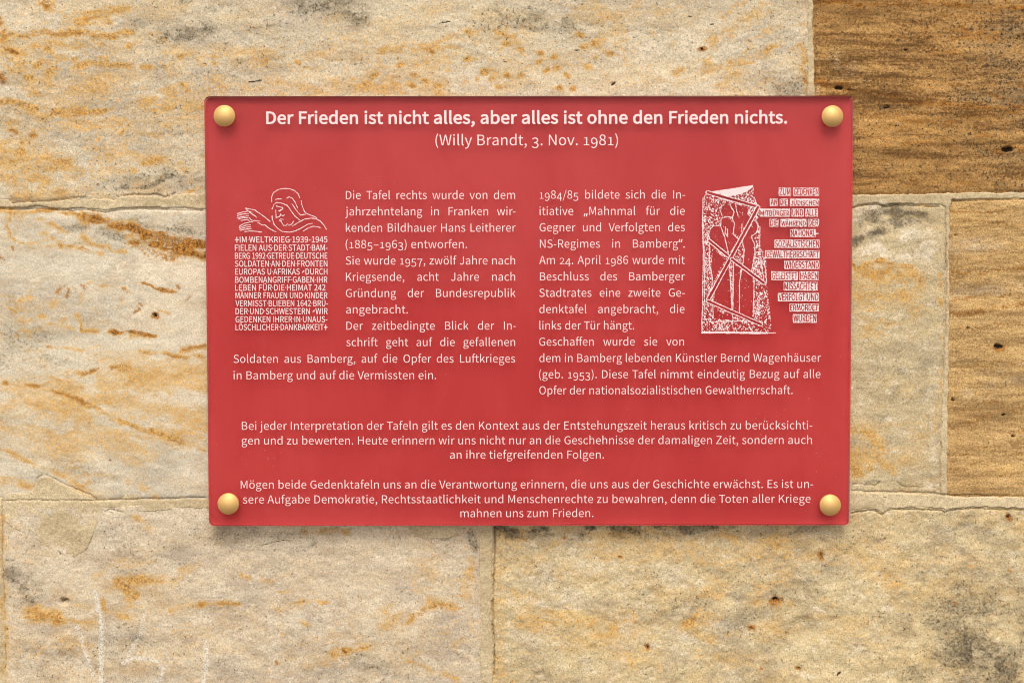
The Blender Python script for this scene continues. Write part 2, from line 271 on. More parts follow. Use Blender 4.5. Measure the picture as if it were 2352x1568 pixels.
 ('ochre', .7, 9, [(765, 1505), (785, 1492), (835, 1490)]), ('rust', .8, 3, [(786, 1491), (792, 1496)]), ('rust', .8, 2.5, [(634, 1518), (637, 1523)]), ('ochre', .6, 8, [(930, 1425), (975, 1402), (1012, 1384)]), ('ochre', .45, 12, [(985, 1375), (1040, 1395)]), ('rust', .3, 5, [(1030, 1410), (1050, 1400)]), ('ochre', .4, 8, [(940, 1515), (990, 1545)]), ('ochre', .4, 12, [(1020, 1550), (1050, 1560)]), ('ochre', .3, 12, [(1060, 1330), (1085, 1300)]), ('ochre', .25, 30, [(150, 1470), (220, 1500)]), ('ochre', .4, 7, [(600, 1325), (625, 1330)]), ('rust', .4, 5, [(905, 1505), (935, 1490)]), ('ochre', .5, 8, [(560, 1320), (575, 1328)]),
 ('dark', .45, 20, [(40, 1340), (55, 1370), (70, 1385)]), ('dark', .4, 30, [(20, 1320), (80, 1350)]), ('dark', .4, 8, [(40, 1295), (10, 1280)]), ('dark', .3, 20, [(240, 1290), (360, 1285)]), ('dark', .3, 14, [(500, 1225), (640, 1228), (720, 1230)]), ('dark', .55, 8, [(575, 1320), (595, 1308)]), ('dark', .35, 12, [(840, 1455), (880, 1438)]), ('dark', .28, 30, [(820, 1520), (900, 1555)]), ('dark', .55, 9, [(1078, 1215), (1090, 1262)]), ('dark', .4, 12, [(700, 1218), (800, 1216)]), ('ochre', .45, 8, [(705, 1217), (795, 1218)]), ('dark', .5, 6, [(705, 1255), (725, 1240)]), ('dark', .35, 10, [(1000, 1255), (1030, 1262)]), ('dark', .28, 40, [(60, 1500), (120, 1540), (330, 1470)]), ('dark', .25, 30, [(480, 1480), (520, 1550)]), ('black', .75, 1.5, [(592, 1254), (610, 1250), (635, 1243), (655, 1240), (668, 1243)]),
 ('pale', .5, 26, [(830, 1442), (900, 1462), (960, 1450)]), ('pale', .35, 36, [(640, 1470), (760, 1450)]), ('pale', .45, 9, [(560, 1452), (600, 1450), (660, 1455)]), ('pale', .35, 30, [(120, 1290), (200, 1330)]), ('pale', .3, 22, [(950, 1290), (1020, 1260)]), ('pale', .35, 14, [(840, 1300), (860, 1290)]), ('pale', .3, 30, [(420, 1230), (470, 1260)]),
 ('chalk', .55, 6, [(178, 1436), (184, 1462), (195, 1494), (215, 1554)]), ('chalk', .65, 6.5, [(219, 1360), (228, 1400), (234, 1430), (231, 1484), (233, 1568)]), ('chalk', .4, 5, [(205, 1408), (222, 1398)]), ('chalk', .5, 5, [(332, 1400), (326, 1450), (305, 1484), (286, 1520)]), ('chalk', .55, 5.5, [(284, 1522), (300, 1510), (325, 1509), (358, 1514), (376, 1535), (372, 1555), (355, 1568)]), ('chalk', .6, 6, [(473, 1473), (475, 1514), (469, 1568)]), ('chalk', .35, 4, [(806, 1350), (792, 1420), (786, 1460), (776, 1550)]), ('chalk', .3, 5, [(565, 1460), (590, 1472), (640, 1450)]), ('chalk', .3, 4, [(645, 1440), (620, 1560)]),
 ('black', .7, 5, [(143, 1380), (152, 1376)]),
 # bottom right stone
 ('rust', 1.1, 6, [(2315, 1186), (2320, 1190)]), ('black', 1.0, 2.4, [(2316, 1187), (2318, 1188)]), ('rust', .9, 6, [(1885, 1270), (1886, 1280)]), ('rust', .8, 4, [(1423, 1280), (1426, 1280)]), ('rust', 1.0, 8, [(1776, 1381), (1788, 1378)]), ('black', 1.1, 3.4, [(1780, 1377), (1784, 1375)]), ('rust', .9, 5, [(1724, 1441), (1730, 1441)]), ('black', .7, 1.5, [(1726, 1443), (1729, 1442)]), ('rust', .9, 5, [(1486, 1480), (1488, 1487)]), ('black', .9, 2, [(1486, 1485), (1488, 1485)]), ('rust', .9, 4.5, [(1831, 1533), (1837, 1534)]), ('ochre', .6, 8, [(1575, 1432), (1588, 1425)]), ('rust', .8, 3, [(2192, 1382), (2194, 1385)]), ('rust', .5, 4, [(2316, 1310), (2325, 1311)]), ('rust', .8, 3.5, [(1295, 1236), (1297, 1235)]), ('rust', .7, 3, [(1748, 1534), (1750, 1535)]), ('ochre', .5, 4, [(1670, 1456), (1672, 1456)]),
 ('dark', .75, 34, [(2230, 1490), (2280, 1515)]), ('dark', .45, 44, [(2170, 1480), (2240, 1510), (2340, 1560)]), ('dark', .35, 34, [(2190, 1350), (2260, 1375), (2330, 1400)]), ('dark', .3, 30, [(2140, 1400), (2200, 1330)]), ('dark', .25, 30, [(1960, 1230), (2030, 1260)]), ('dark', .25, 26, [(2100, 1220), (2160, 1200)]), ('dark', .2, 40, [(1600, 1370), (1650, 1400)]), ('dark', .2, 30, [(2250, 1230), (2330, 1250)]),  # lower right dark strokes also paint the corner's light fall-off
 ('dark', .9, 9, [(1145, 1214), (1200, 1218), (1252, 1214)]), ('dark', .6, 9, [(1170, 1228), (1220, 1236)]), ('dark', .85, 8, [(1350, 1209), (1440, 1214), (1465, 1220)]), ('black', .5, 4, [(1452, 1218), (1476, 1224), (1500, 1213)]), ('dark', .6, 9, [(1470, 1212), (1560, 1214), (1640, 1212)]), ('dark', .3, 14, [(1400, 1235), (1700, 1225), (1950, 1215)]), ('black', 1.0, 3.5, [(1924, 1549), (1930, 1542)]), ('black', .9, 1.5, [(1997, 1222), (1998, 1224)]),  # darker patches along the plaque's lower edge
 ('pale', .55, 10, [(1845, 1488), (1865, 1490)]), ('pale', .5, 7, [(1888, 1466), (1935, 1473)]), ('pale', .3, 40, [(1180, 1330), (1350, 1300)]), ('pale', .3, 36, [(1480, 1330), (1560, 1390)]), ('pale', .3, 30, [(1700, 1300), (1760, 1350)]), ('ochre', .26, 44, [(1560, 1250), (1680, 1290), (1800, 1260)]), ('ochre', .26, 40, [(1200, 1420), (1330, 1450), (1460, 1430)]), ('ochre', .3, 16, [(1145, 1250), (1150, 1400), (1148, 1560)]), ('ochre', .26, 40, [(2000, 1300), (2080, 1360)]), ('ochre', .28, 26, [(1390, 1440), (1450, 1520)]),
 # grey stone right of the plaque
 ('dark', .8, 10, [(1960, 558), (1985, 545), (2035, 530)]), ('dark', .55, 12, [(2000, 488), (2025, 510)]), ('dark', .8, 11, [(2055, 478), (2085, 490), (2125, 492)]), ('dark', .45, 14, [(2090, 510), (2150, 500)]), ('dark', .3, 22, [(2110, 560), (2150, 590)]), ('pale', .9, 14, [(1975, 585), (2010, 565)]), ('pale', .9, 13, [(2030, 585), (2080, 598)]), ('pale', .7, 14, [(1965, 490), (2030, 472)]), ('pale', .6, 20, [(2080, 545), (2120, 530)]), ('pale', .5, 20, [(2120, 610), (2150, 560)]),
 ('ochre', .75, 5, [(1955, 590), (1968, 620), (2005, 606), (2022, 598), (2050, 607), (2095, 612)]), ('rust', .55, 5, [(1957, 595), (1966, 612)]), ('rust', .4, 4, [(2005, 604), (2050, 608)]), ('ochre', .5, 26, [(1975, 640), (2040, 630), (2110, 640)]), ('rust', .3, 16, [(1960, 640), (2060, 625)]), ('ochre', .35, 34, [(1970, 690), (2080, 680)]), ('ochre', .75, 9, [(2154, 634), (2160, 662)]), ('rust', .4, 7, [(2155, 640), (2160, 660)]), ('ochre', .6, 5, [(2160, 690), (2163, 700)]), ('ochre', .5, 5, [(2164, 765), (2166, 780)]), ('ochre', .7, 5, [(2115, 473), (2140, 478)]), ('ochre', .35, 22, [(1975, 760), (2040, 745)]), ('ochre', .5, 16, [(1960, 985), (2005, 1000), (2018, 1040)]), ('ochre', .65, 18, [(1955, 1085), (1990, 1075)]), ('ochre', .4, 12, [(2000, 1045), (2060, 1085)]), ('ochre', .28, 30, [(2080, 1050), (2120, 1000)]), ('ochre', .35, 6, [(2158, 850), (2150, 990)]),
 ('dark', .3, 36, [(2040, 840), (2110, 870)]), ('dark', .25, 28, [(1975, 870), (1990, 920)]), ('dark', .25, 24, [(2080, 700), (2130, 730)]), ('dark', .55, 6, [(1955, 1112), (1985, 1108), (2018, 1103)]), ('dark', .65, 7, [(2060, 1110), (2088, 1112)]), ('pale', .7, 8, [(2130, 1116), (2154, 1110)]), ('pale', .4, 12, [(2140, 850), (2146, 1080)]), ('black', .9, 1.4, [(2139, 722), (2140, 723)]), ('black', .9, 1.4, [(2051, 957), (2052, 957)]),
 # brown stone top right
 ('rust', .75, 7, [(1874, 6), (1960, 9), (2080, 11), (2200, 14), (2352, 22)]), ('rust', .75, 10, [(1874, 184), (1920, 196), (2000, 214), (2080, 231), (2200, 246), (2352, 250)]), ('rust', .5, 5, [(2030, 176), (2120, 182), (2250, 206), (2352, 242)]), ('rust', .35, 34, [(2080, 70), (2180, 90), (2260, 60)]), ('dark', .35, 26, [(2160, 280), (2280, 290)]), ('rust', .45, 22, [(2170, 278), (2290, 288)]), ('rust', .4, 14, [(1955, 330), (2080, 335), (2352, 345)]), ('rust', .35, 16, [(1955, 425), (2060, 415), (2200, 420)]), ('rust', .4, 9, [(1875, 40), (1980, 50)]), ('dark', .35, 50, [(2260, 130), (2320, 180)]), ('dark', .3, 60, [(2290, 60), (2340, 120)]), ('dark', .3, 50, [(2260, 380), (2340, 420)]), ('rust', .3, 8, [(1955, 300), (2150, 310)]), ('dark', .3, 16, [(2200, 240), (2352, 246)]),
 ('black', 1.1, 4, [(1921, 202), (1933, 203)]), ('black', 1.2, 5.5, [(2306, 344), (2322, 342)]), ('rust', .8, 12, [(2300, 345), (2330, 341)]), ('black', .9, 3, [(2033, 248), (2042, 246)]), ('black', .7, 3, [(2078, 116), (2084, 114)]), ('black', .6, 3, [(1945, 206), (1966, 208)]), ('black', .6, 2, [(1942, 70), (1944, 71)]), ('black', .6, 2, [(1870, 36), (1878, 36)]),
 ('pale', .25, 40, [(1900, 120), (1960, 160)]), ('pale', .2, 50, [(1980, 380), (2040, 400)]), ('ochre', .2, 50, [(1900, 130), (2000, 150)]), ('ochre', .2, 50, [(1980, 385), (2080, 400)]),
 # yellow brown stone at the right
 ('rust', .55, 5, [(2186, 484), (2260, 489), (2352, 482)]), ('rust', .4, 4, [(2190, 507), (2270, 512), (2352, 518)]), ('rust', .55, 8, [(2188, 625), (2260, 628), (2352, 614)]), ('rust', .3, 4, [(2188, 600), (2352, 606)]), ('rust', .6, 11, [(2188, 722), (2260, 716), (2352, 700)]), ('rust', .4, 5, [(2200, 756), (2352, 742)]), ('rust', .35, 5, [(2215, 796), (2352, 788)]), ('rust', .4, 5, [(2190, 690), (2352, 680)]), ('rust', .3, 4, [(2188, 860), (2260, 838), (2352, 830)]),
 ('rust', .35, 4, [(2186, 955), (2260, 930), (2352, 905)]), ('rust', .35, 4, [(2186, 985), (2260, 960), (2352, 935)]), ('rust', .35, 4, [(2184, 1040), (2260, 1010), (2352, 985)]), ('rust', .3, 6, [(2184, 1080), (2352, 1040)]), ('rust', .3, 4, [(2184, 1110), (2352, 1080)]), ('pale', .3, 30, [(2210, 670), (2352, 660)]), ('pale', .25, 30, [(2200, 560), (2352, 560)]), ('pale', .3, 40, [(2220, 900), (2352, 860)]),
 ('black', 1.0, 5.5, [(2286, 795), (2300, 796)]), ('rust', .8, 9, [(2286, 795), (2302, 796)]), ('black', .9, 3, [(2187, 918), (2193, 919)]), ('black', .9, 2.6, [(2305, 953), (2308, 952)]), ('black', .9, 2.6, [(2326, 1002), (2330, 1001)]), ('black', .7, 3, [(2222, 754), (2226, 752)]), ('black', .7, 2.2, [(2195, 541), (2197, 540)]), ('black', .6, 2.2, [(2230, 989), (2232, 990)]), ('black', .6, 2, [(2254, 777), (2256, 778)]), ('black', .6, 2.4, [(2338, 748), (2342, 749)]), ('black', .5, 2, [(2180, 1050), (2190, 1055)]),
 # mortar
 ('ochre', .5, 9, [(4, 1180), (6, 1300), (10, 1420), (12, 1568)]), ('ochre', .35, 4, [(1852, 60), (1853, 216)]), ('pale', .4, 6, [(1880, 60), (1878, 216)]), ('dark', .3, 6, [(960, 1212), (1060, 1214)]), ('black', .9, 1.5, [(2030, 1140), (2036, 1141)]),
]
_sr = random.Random(5)
for _x, _y in [(1072, 135), (1165, 100), (1195, 115), (1240, 120), (1272, 132), (1240, 143), (1112, 165), (1163, 173), (1197, 174), (1255, 162), (1280, 153), (1128, 180), (1302, 173), (1285, 200), (1315, 205), (1145, 202), (990, 118), (975, 185), (950, 174), (945, 195), (1005, 195), (1110, 168), (1340, 110), (1365, 100), (1400, 120), (1330, 80), (1075, 75), (860, 175), (840, 195), (920, 150)]:
    STAINS_AND_SHADE.append(('ochre', .62, 5.5, [(_x - 3, _y + _sr.uniform(-2, 2)), (_x + 4, _y + _sr.uniform(-3, 3))]))
    if _sr.random() < .5: STAINS_AND_SHADE.append(('rust', .5, 3, [(_x, _y), (_x + 2, _y + 1)]))
for _k in range(90):      # small iron freckles over the upper stone
    _x, _y = _sr.uniform(0, 1840), _sr.uniform(90, 450)
    if 480 < _x and _y > 215: continue
    STAINS_AND_SHADE.append(('ochre', _sr.uniform(.3, .55), _sr.uniform(3, 8), [(_x, _y), (_x + _sr.uniform(-7, 9), _y + _sr.uniform(-4, 4))]))
# joints: polygons of the mortar (height above the mean face in mm, outline)
def band(top, bot): return list(top) + list(reversed(bot))
MORTAR = [
 (0.8, band([(-620, 452), (0, 455), (20, 455), (28, 465), (66, 462), (117, 460), (197, 453), (233, 454), (263, 455), (277, 450), (300, 448), (360, 448), (377, 452), (393, 450), (403, 443), (467, 441), (1000, 444)],
            [(-620, 478), (0, 479.5), (43, 480), (90, 477), (120, 481), (167, 482.5), (197, 481), (217, 483), (240, 488), (253, 484), (293, 480), (333, 479), (383, 480), (427, 481.5), (467, 483.5), (1000, 482)])),
 (0.8, band([(1400, 446), (1955, 445), (2170, 441), (2176, 438), (2184, 440), (2352, 438), (2960, 432)],
            [(1400, 478), (1960, 479), (1975, 474), (2000, 470), (2014, 469), (2022, 472), (2034, 474), (2060, 470), (2110, 473), (2160, 473), (2164, 478), (2186, 476), (2188, 462), (2352, 458.5), (2960, 452)])),
 (0.6, band([(1845, -620), (1853, 0), (1852, 100), (1850, 217), (1850, 450)], [(1864, -620), (1870, 0), (1872, 100), (1875, 217), (1880, 450)])),
 (0.7, band([(2166, 460), (2167, 480), (2170, 560), (2172, 617), (2170, 690), (2168, 767), (2165, 830), (2162, 892), (2160, 940), (2158, 992), (2157, 1060), (2156, 1135)],
            [(2186, 455), (2184, 480), (2184, 620), (2183, 760), (2182, 892), (2181, 992), (2180, 1060), (2177, 1140)])),
 (0.35, [(6, 1146), (8, 1131), (40, 1128), (62, 1128), (76, 1120), (83, 1100), (86, 1094), (102, 1089), (115, 1092), (135, 1104), (165, 1118), (185, 1128), (200, 1133), (222, 1146), (272, 1146), (282, 1139), (292, 1124), (305, 1112), (316, 1113), (325, 1119), (327, 1138), (330, 1145),
        (400, 1143), (472, 1141), (1000, 1140), (1400, 1142), (1400, 1170), (1000, 1168), (472, 1172), (455, 1172), (410, 1170), (380, 1176), (350, 1180), (310, 1176), (280, 1174), (268, 1171), (258, 1168), (250, 1170), (242, 1178), (232, 1192), (222, 1215), (216, 1234), (200, 1265), (186, 1275), (172, 1284), (150, 1278), (138, 1268), (120, 1270), (100, 1262), (85, 1242), (70, 1220), (62, 1238), (54, 1229), (25, 1214), (16, 1205), (8, 1198)]),
 (0.7, band([(1092, 1160), (1096, 1215), (1098, 1300), (1099, 1400), (1100, 1568), (1102, 2180)], [(1138, 1160), (1136, 1215), (1134.5, 1300), (1132, 1393), (1133, 1450), (1135.5, 1500), (1135, 1568), (1138, 2180)])),
 (0.6, band([(1300, 1124), (1953, 1127), (1990, 1127), (2060, 1129), (2164, 1133), (2180, 1136), (2352, 1138), (2960, 1142)],
            [(1300, 1175), (1953, 1177), (1968, 1174), (1997, 1170), (2012, 1173), (2026, 1181), (2043, 1170), (2093, 1168), (2164, 1170), (2168, 1176), (2184, 1170), (2247, 1166), (2289, 1168), (2352, 1170), (2960, 1172)])),
 (0.5, [(905, 1195), (932, 1213), (945, 1228), (962, 1240), (1000, 1241), (1030, 1240), (1052, 1232), (1066, 1212), (1075, 1195)]),
 (0.4, band([(-16, 1140), (-14, 1300), (-10, 1568), (-6, 2180)], [(8, 1140), (9, 1300), (15, 1420), (17, 1568), (20, 2180)])),
]
# open cracks along the joints: (depth mm, half width, points)
CRACKS = [
 (2.4, 1.0, [(0, 480.5), (43, 481), (90, 478), (120, 482), (167, 483.5), (197, 482), (217, 484), (240, 489.5), (253, 485.5), (293, 481), (333, 480), (383, 481), (427, 482.5), (467, 484.5)]),
 (2.0, 0.8, [(28, 466), (66, 463), (117, 461), (150, 456), (197, 453)]), (2.2, 0.9, [(270, 452), (300, 447), (360, 447), (377, 451), (393, 449), (403, 442)]),
 (2.4, 1.0, [(15, 1149), (120, 1148), (220, 1148.5), (300, 1146), (400, 1144), (472, 1142)]), (1.6, .8, [(108, 1091), (150, 1112), (205, 1136), (222, 1146)]), (1.4, .8, [(76, 1120), (84, 1098), (100, 1089)]),
 (1.5, .8, [(242, 1176), (252, 1169), (280, 1174)]), (1.6, .8, [(62, 1237), (66, 1226), (70, 1219)]), (1.6, .8, [(134, 1266), (140, 1274)]),
 (6.0, 1.5, [(1136.5, 1212), (1135, 1300), (1133, 1360), (1131.5, 1393), (1132.5, 1450), (1136, 1490), (1135, 1530), (1135.5, 1552)]), (5.0, 1.8, [(1131.5, 1380), (1133, 1440)]),
 (2.2, .9, [(1955, 479), (1975, 474), (2000, 470), (2014, 469), (2034, 475), (2060, 471), (2110, 474), (2155, 474)]), (1.6, .8, [(2172, 560), (2173, 617), (2171, 690), (2169, 767), (2166, 830), (2163, 892)]), (1.3, .7, [(2188, 462), (2352, 458)]),
 (2.0, 1.0, [(1953, 1127), (2060, 1129), (2164, 1133), (2180, 1136), (2352, 1138)]), (2.6, 1.0, [(1953, 1178), (1968, 1175), (1997, 1171), (2012, 1174), (2026, 1182), (2043, 1171), (2093, 1169), (2164, 1171), (2168, 1177), (2184, 1171), (2247, 1167), (2289, 1169), (2352, 1171)]),
 (1.6, .8, [(1955, 1113), (1990, 1112), (2012, 1116), (2022, 1106)]), (1.4, .8, [(2060, 1106), (2070, 1117), (2100, 1118), (2150, 1120)]), (2.4, 1.1, [(1014, 1240), (1022, 1243), (1030, 1239)]),
 (1.2, .8, [(592, 1254), (612, 1250), (640, 1242), (656, 1240), (668, 1243)]), (1.6, .8, [(1872.5, 60), (1875, 217)]), (1.4, .7, [(1851, 80), (1850, 217)]),
]
# pits and dents: (x, y, rx, ry, depth mm)
PITS = [(357, 724, 5, 6, 3), (253, 1057, 2.5, 2.5, 3), (148, 1381, 11, 9, 5), (2317, 1187, 5, 5, 4), (1782, 1377, 7, 6, 4.5), (1886, 1276, 4, 5, 1.5), (1487, 1484, 3, 3, 3), (1727, 1442, 4, 3, 1.5), (1834, 1533, 4, 3, 1.5), (1424, 1280, 3, 3, 1.5),
        (1842, 1446, 34, 36, 3.6), (1927, 202, 11, 6, 4), (2314, 343, 13, 8, 6), (2038, 247, 8, 5, 3), (2080, 115, 6, 4, 2), (1955, 207, 12, 3, 2), (2293, 796, 8, 7, 4), (2190, 918, 4, 4, 3), (2306, 953, 3.5, 3.5, 2.5), (2328, 1001, 3.5, 3.5, 2.5), (2224, 753, 4, 4, 2.5), (2196, 540, 3, 3, 2), (1613, 113, 4, 4, 2.5), (1408, 194, 6, 5, 2)]

# weathering and dark fields, some painting light fall-off at lower right: (mask, centre, radii, strength, grain of the patches, stretch along the bedding, bedding angle in degrees, threshold)
FIELDS = [
 ('ochre', (140, 235), (420, 270), .55, 26, 2.2, 0, .50), ('ochre', (1150, 150), (520, 90), .52, 13, 1.5, 0, .55), ('ochre', (700, 150), (420, 80), .42, 12, 2.2, -3, .54), ('ochre', (1700, 110), (190, 150), .5, 22, 3, -36, .50), ('ochre', (1420, 60), (260, 110), .4, 18, 2, -20, .54),
 ('dark', (560, 60), (420, 120), .60, 46, 3, -8, .46), ('dark', (1260, 50), (240, 70), .5, 40, 2.5, 5, .46), ('dark', (1800, 150), (90, 150), .42, 40, 2, -40, .46), ('dark', (370, 418), (150, 40), .5, 14, 2, -5, .48), ('dark', (100, 290), (160, 60), .3, 40, 3, 0, .5),
 ('pale', (700, 240), (1300, 260), .45, 42, 2.2, -4, .53), ('pale', (1560, 120), (240, 120), .5, 30, 2.5, -36, .50),
 ('ochre', (280, 940), (420, 170), .55, 46, 3.0, 17, .36), ('ochre', (100, 420), (330, 60), .45, 30, 2.5, 0, .42), ('ochre', (60, 725), (230, 100), .52, 18, 1.8, 6, .55), ('ochre', (100, 530), (160, 60), .5, 18, 1.8, 0, .52), ('rust', (390, 562), (140, 55), .55, 20, 2.6, 14, .48), ('ochre', (200, 1080), (280, 80), .5, 30, 3, 24, .48),
 ('dark', (310, 535), (220, 60), .45, 22, 2.5, 8, .46), ('dark', (50, 800), (150, 190), .34, 60, 2, 10, .46), ('dark', (230, 1040), (280, 100), .38, 60, 2.4, 18, .46), ('pale', (330, 650), (240, 110), .6, 50, 2, 8, .44), ('pale', (300, 850), (260, 80), .4, 40, 2.5, 8, .48),
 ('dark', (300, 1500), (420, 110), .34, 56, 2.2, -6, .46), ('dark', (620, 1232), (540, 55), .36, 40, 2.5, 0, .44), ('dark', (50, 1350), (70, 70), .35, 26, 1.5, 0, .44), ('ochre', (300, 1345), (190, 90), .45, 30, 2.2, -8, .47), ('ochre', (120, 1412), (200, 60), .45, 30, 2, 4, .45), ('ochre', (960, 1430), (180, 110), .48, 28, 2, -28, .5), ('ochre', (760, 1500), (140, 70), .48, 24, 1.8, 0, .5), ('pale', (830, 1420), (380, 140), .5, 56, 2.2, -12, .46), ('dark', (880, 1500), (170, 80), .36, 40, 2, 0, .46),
 ('ochre', (220, 1450), (420, 170), .28, 60, 2.2, -5, .34), ('ochre', (800, 1440), (330, 150), .24, 60, 2.2, -15, .40), ('ochre', (250, 330), (480, 180), .30, 60, 2.4, 0, .36), ('ochre', (800, 110), (900, 130), .26, 50, 2.6, -4, .40),
 ('ochre', (1500, 1340), (850, 230), .46, 32, 1.6, 12, .51), ('dark', (2240, 1490), (250, 170), .55, 60, 1.4, 20, .34), ('dark', (2020, 1270), (400, 180), .34, 36, 1.6, 20, .47), ('dark', (1640, 1380), (280, 120), .32, 56, 2, 10, .47), ('dark', (1500, 1215), (520, 26), .65, 18, 2, 0, .42), ('pale', (1400, 1400), (450, 180), .42, 38, 1.8, 12, .48), ('dark', (2330, 1330), (130, 140), .4, 50, 1.6, 30, .44),  # darker strip below the plaque; lower right fields paint the corner's light fall-off
 ('dark', (2050, 508), (115, 60), .7, 20, 1.6, -10, .44), ('dark', (2060, 870), (120, 120), .36, 40, 1.6, 0, .46), ('pale', (2050, 560), (130, 55), .75, 28, 1.6, 0, .46), ('ochre', (2040, 680), (130, 110), .5, 18, 2.4, 5, .49), ('ochre', (1975, 1040), (80, 90), .62, 26, 1.6, 20, .44),
 ('dark', (2310, 160), (170, 320), .5, 50, 3, 4, .44), ('rust', (2100, 50), (330, 90), .55, 16, 5, 4, .47), ('rust', (2110, 270), (330, 90), .55, 14, 5, 6, .48), ('rust', (2150, 400), (250, 70), .4, 14, 5, -3, .5), ('ochre', (1950, 140), (130, 120), .3, 30, 3, 4, .46),
 ('rust', (2150, 200), (420, 240), .6, 9, 9, 4, .50), ('dark', (2150, 200), (420, 220), .3, 11, 7, 5, .52),
 ('rust', (2280, 620), (140, 160), .42, 10, 6, -4, .52), ('rust', (2280, 1000), (140, 160), .38, 9, 6, -16, .53),
]
PX0, PY0, PX1, PY1 = -620, -620, 2972, 2188
def axis(a, b, lo, hi, step=2.1, coarse=14.0):
    parts = []
    if a < lo: parts.append(np.arange(a, min(lo, b), coarse))
    f0, f1 = max(a, lo), min(b, hi)
    if f1 > f0: parts.append(np.arange(f0, f1, step))
    if b > hi: parts.append(np.arange(max(hi, a), b, coarse))
    return np.append(np.concatenate(parts), b)
MASKS = ('ochre', 'rust', 'dark', 'pale', 'chalk', 'black')
def relief(X, Y):
    """gentle unevenness of the dressed face shared by stone and mortar, metres"""
    return (fbm(X, Y, 260, 3, 11) - .5) * .0030
def masks_for(xs, ys, X, Y):
    out = {k: np.zeros(X.shape, np.float32) for k in MASKS}
    wx = X + (fbm(X, Y, 34, 4, 21) - .5) * 26; wy = Y + (fbm(X, Y, 26, 4, 27, stretch=1.5) - .5) * 18
    tx = X + (fbm(X, Y, 7, 2, 31) - .5) * 4; ty = Y + (fbm(X, Y, 7, 2, 33) - .5) * 4
    patch = sstep(.36, .60, fbm(X, Y, 17, 4, 35, .6, 1.5))
    for kind, s, w, pts in STAINS_AND_SHADE:
        r = w * 2.6 + 16
        px = [p[0] for p in pts]; py = [p[1] for p in pts]
        i0, i1 = np.searchsorted(xs, (min(px) - r, max(px) + r)); j0, j1 = np.searchsorted(ys, (min(py) - r, max(py) + r))
        if i1 <= i0 or j1 <= j0: continue
        sl = (slice(j0, j1), slice(i0, i1))
        small = kind in ('chalk', 'black') or w < 4 or (w < 9 and max(px) - min(px) < 14 and max(py) - min(py) < 14)
        if kind in ('rust', 'ochre'):
            if small: s, w = s * 1.5, w * 1.25
            else: s = s * 1.3
        d = seg_dist((tx if small else wx)[sl], (ty if small else wy)[sl], pts)
        v = s * np.exp(-(d / w) ** 2 * 0.9)
        if not small: v = v * (.5 + .7 * patch[sl])
        out[kind][sl] = np.maximum(out[kind][sl], v) + 0.25 * np.minimum(out[kind][sl], v)
    for q, (kind, (cx, cy), (rx, ry), s, size, st, ang, thr) in enumerate(FIELDS):
        i0, i1 = np.searchsorted(xs, (cx - 1.15 * rx, cx + 1.15 * rx)); j0, j1 = np.searchsorted(ys, (cy - 1.15 * ry, cy + 1.15 * ry))
        if i1 <= i0 or j1 <= j0: continue
        sl = (slice(j0, j1), slice(i0, i1)); x, y = wx[sl], wy[sl]
        ca, sa = math.cos(math.radians(ang)), math.sin(math.radians(ang))
        f = fbm(x * ca + y * sa, y * ca - x * sa, size, 5, 200 + q * 7, .6, st)
        v = s * sstep(thr - .02, thr + .22, f) * sstep(1.1, .45, np.hypot((X[sl] - cx) / rx, (Y[sl] - cy) / ry))
        out[kind][sl] = np.maximum(out[kind][sl], v) + 0.3 * np.minimum(out[kind][sl], v)
    return out
def cracks_for(xs, ys, X, Y):
    h = np.zeros(X.shape)
    jx = X + (fbm(X, Y, 12, 3, 41) - .5) * 5; jy = Y + (fbm(X, Y, 12, 3, 43) - .5) * 5
    wv = .35 + 1.3 * fbm(X, Y, 22, 3, 47)
    for dep, w, pts in CRACKS:
        px = [p[0] for p in pts]; py = [p[1] for p in pts]
        i0, i1 = np.searchsorted(xs, (min(px) - 8, max(px) + 8)); j0, j1 = np.searchsorted(ys, (min(py) - 8, max(py) + 8))
        if i1 <= i0 or j1 <= j0: continue
        sl = (slice(j0, j1), slice(i0, i1))
        d = seg_dist(jx[sl], jy[sl], pts)
        h[sl] = np.minimum(h[sl], -dep * .001 * np.clip(1.25 - d / (w * wv[sl] + .5), 0, 1))
    for cx, cy, rx, ry, dep in PITS:
        i0, i1 = np.searchsorted(xs, (cx - 2 * rx, cx + 2 * rx)); j0, j1 = np.searchsorted(ys, (cy - 2 * ry, cy + 2 * ry))
        if i1 <= i0 or j1 <= j0: continue
        sl = (slice(j0, j1), slice(i0, i1))
        q = np.hypot((jx[sl] - cx) / rx, (jy[sl] - cy) / ry)
        h[sl] -= dep * .001 * sstep(1.25, 0.35, q)
    return h
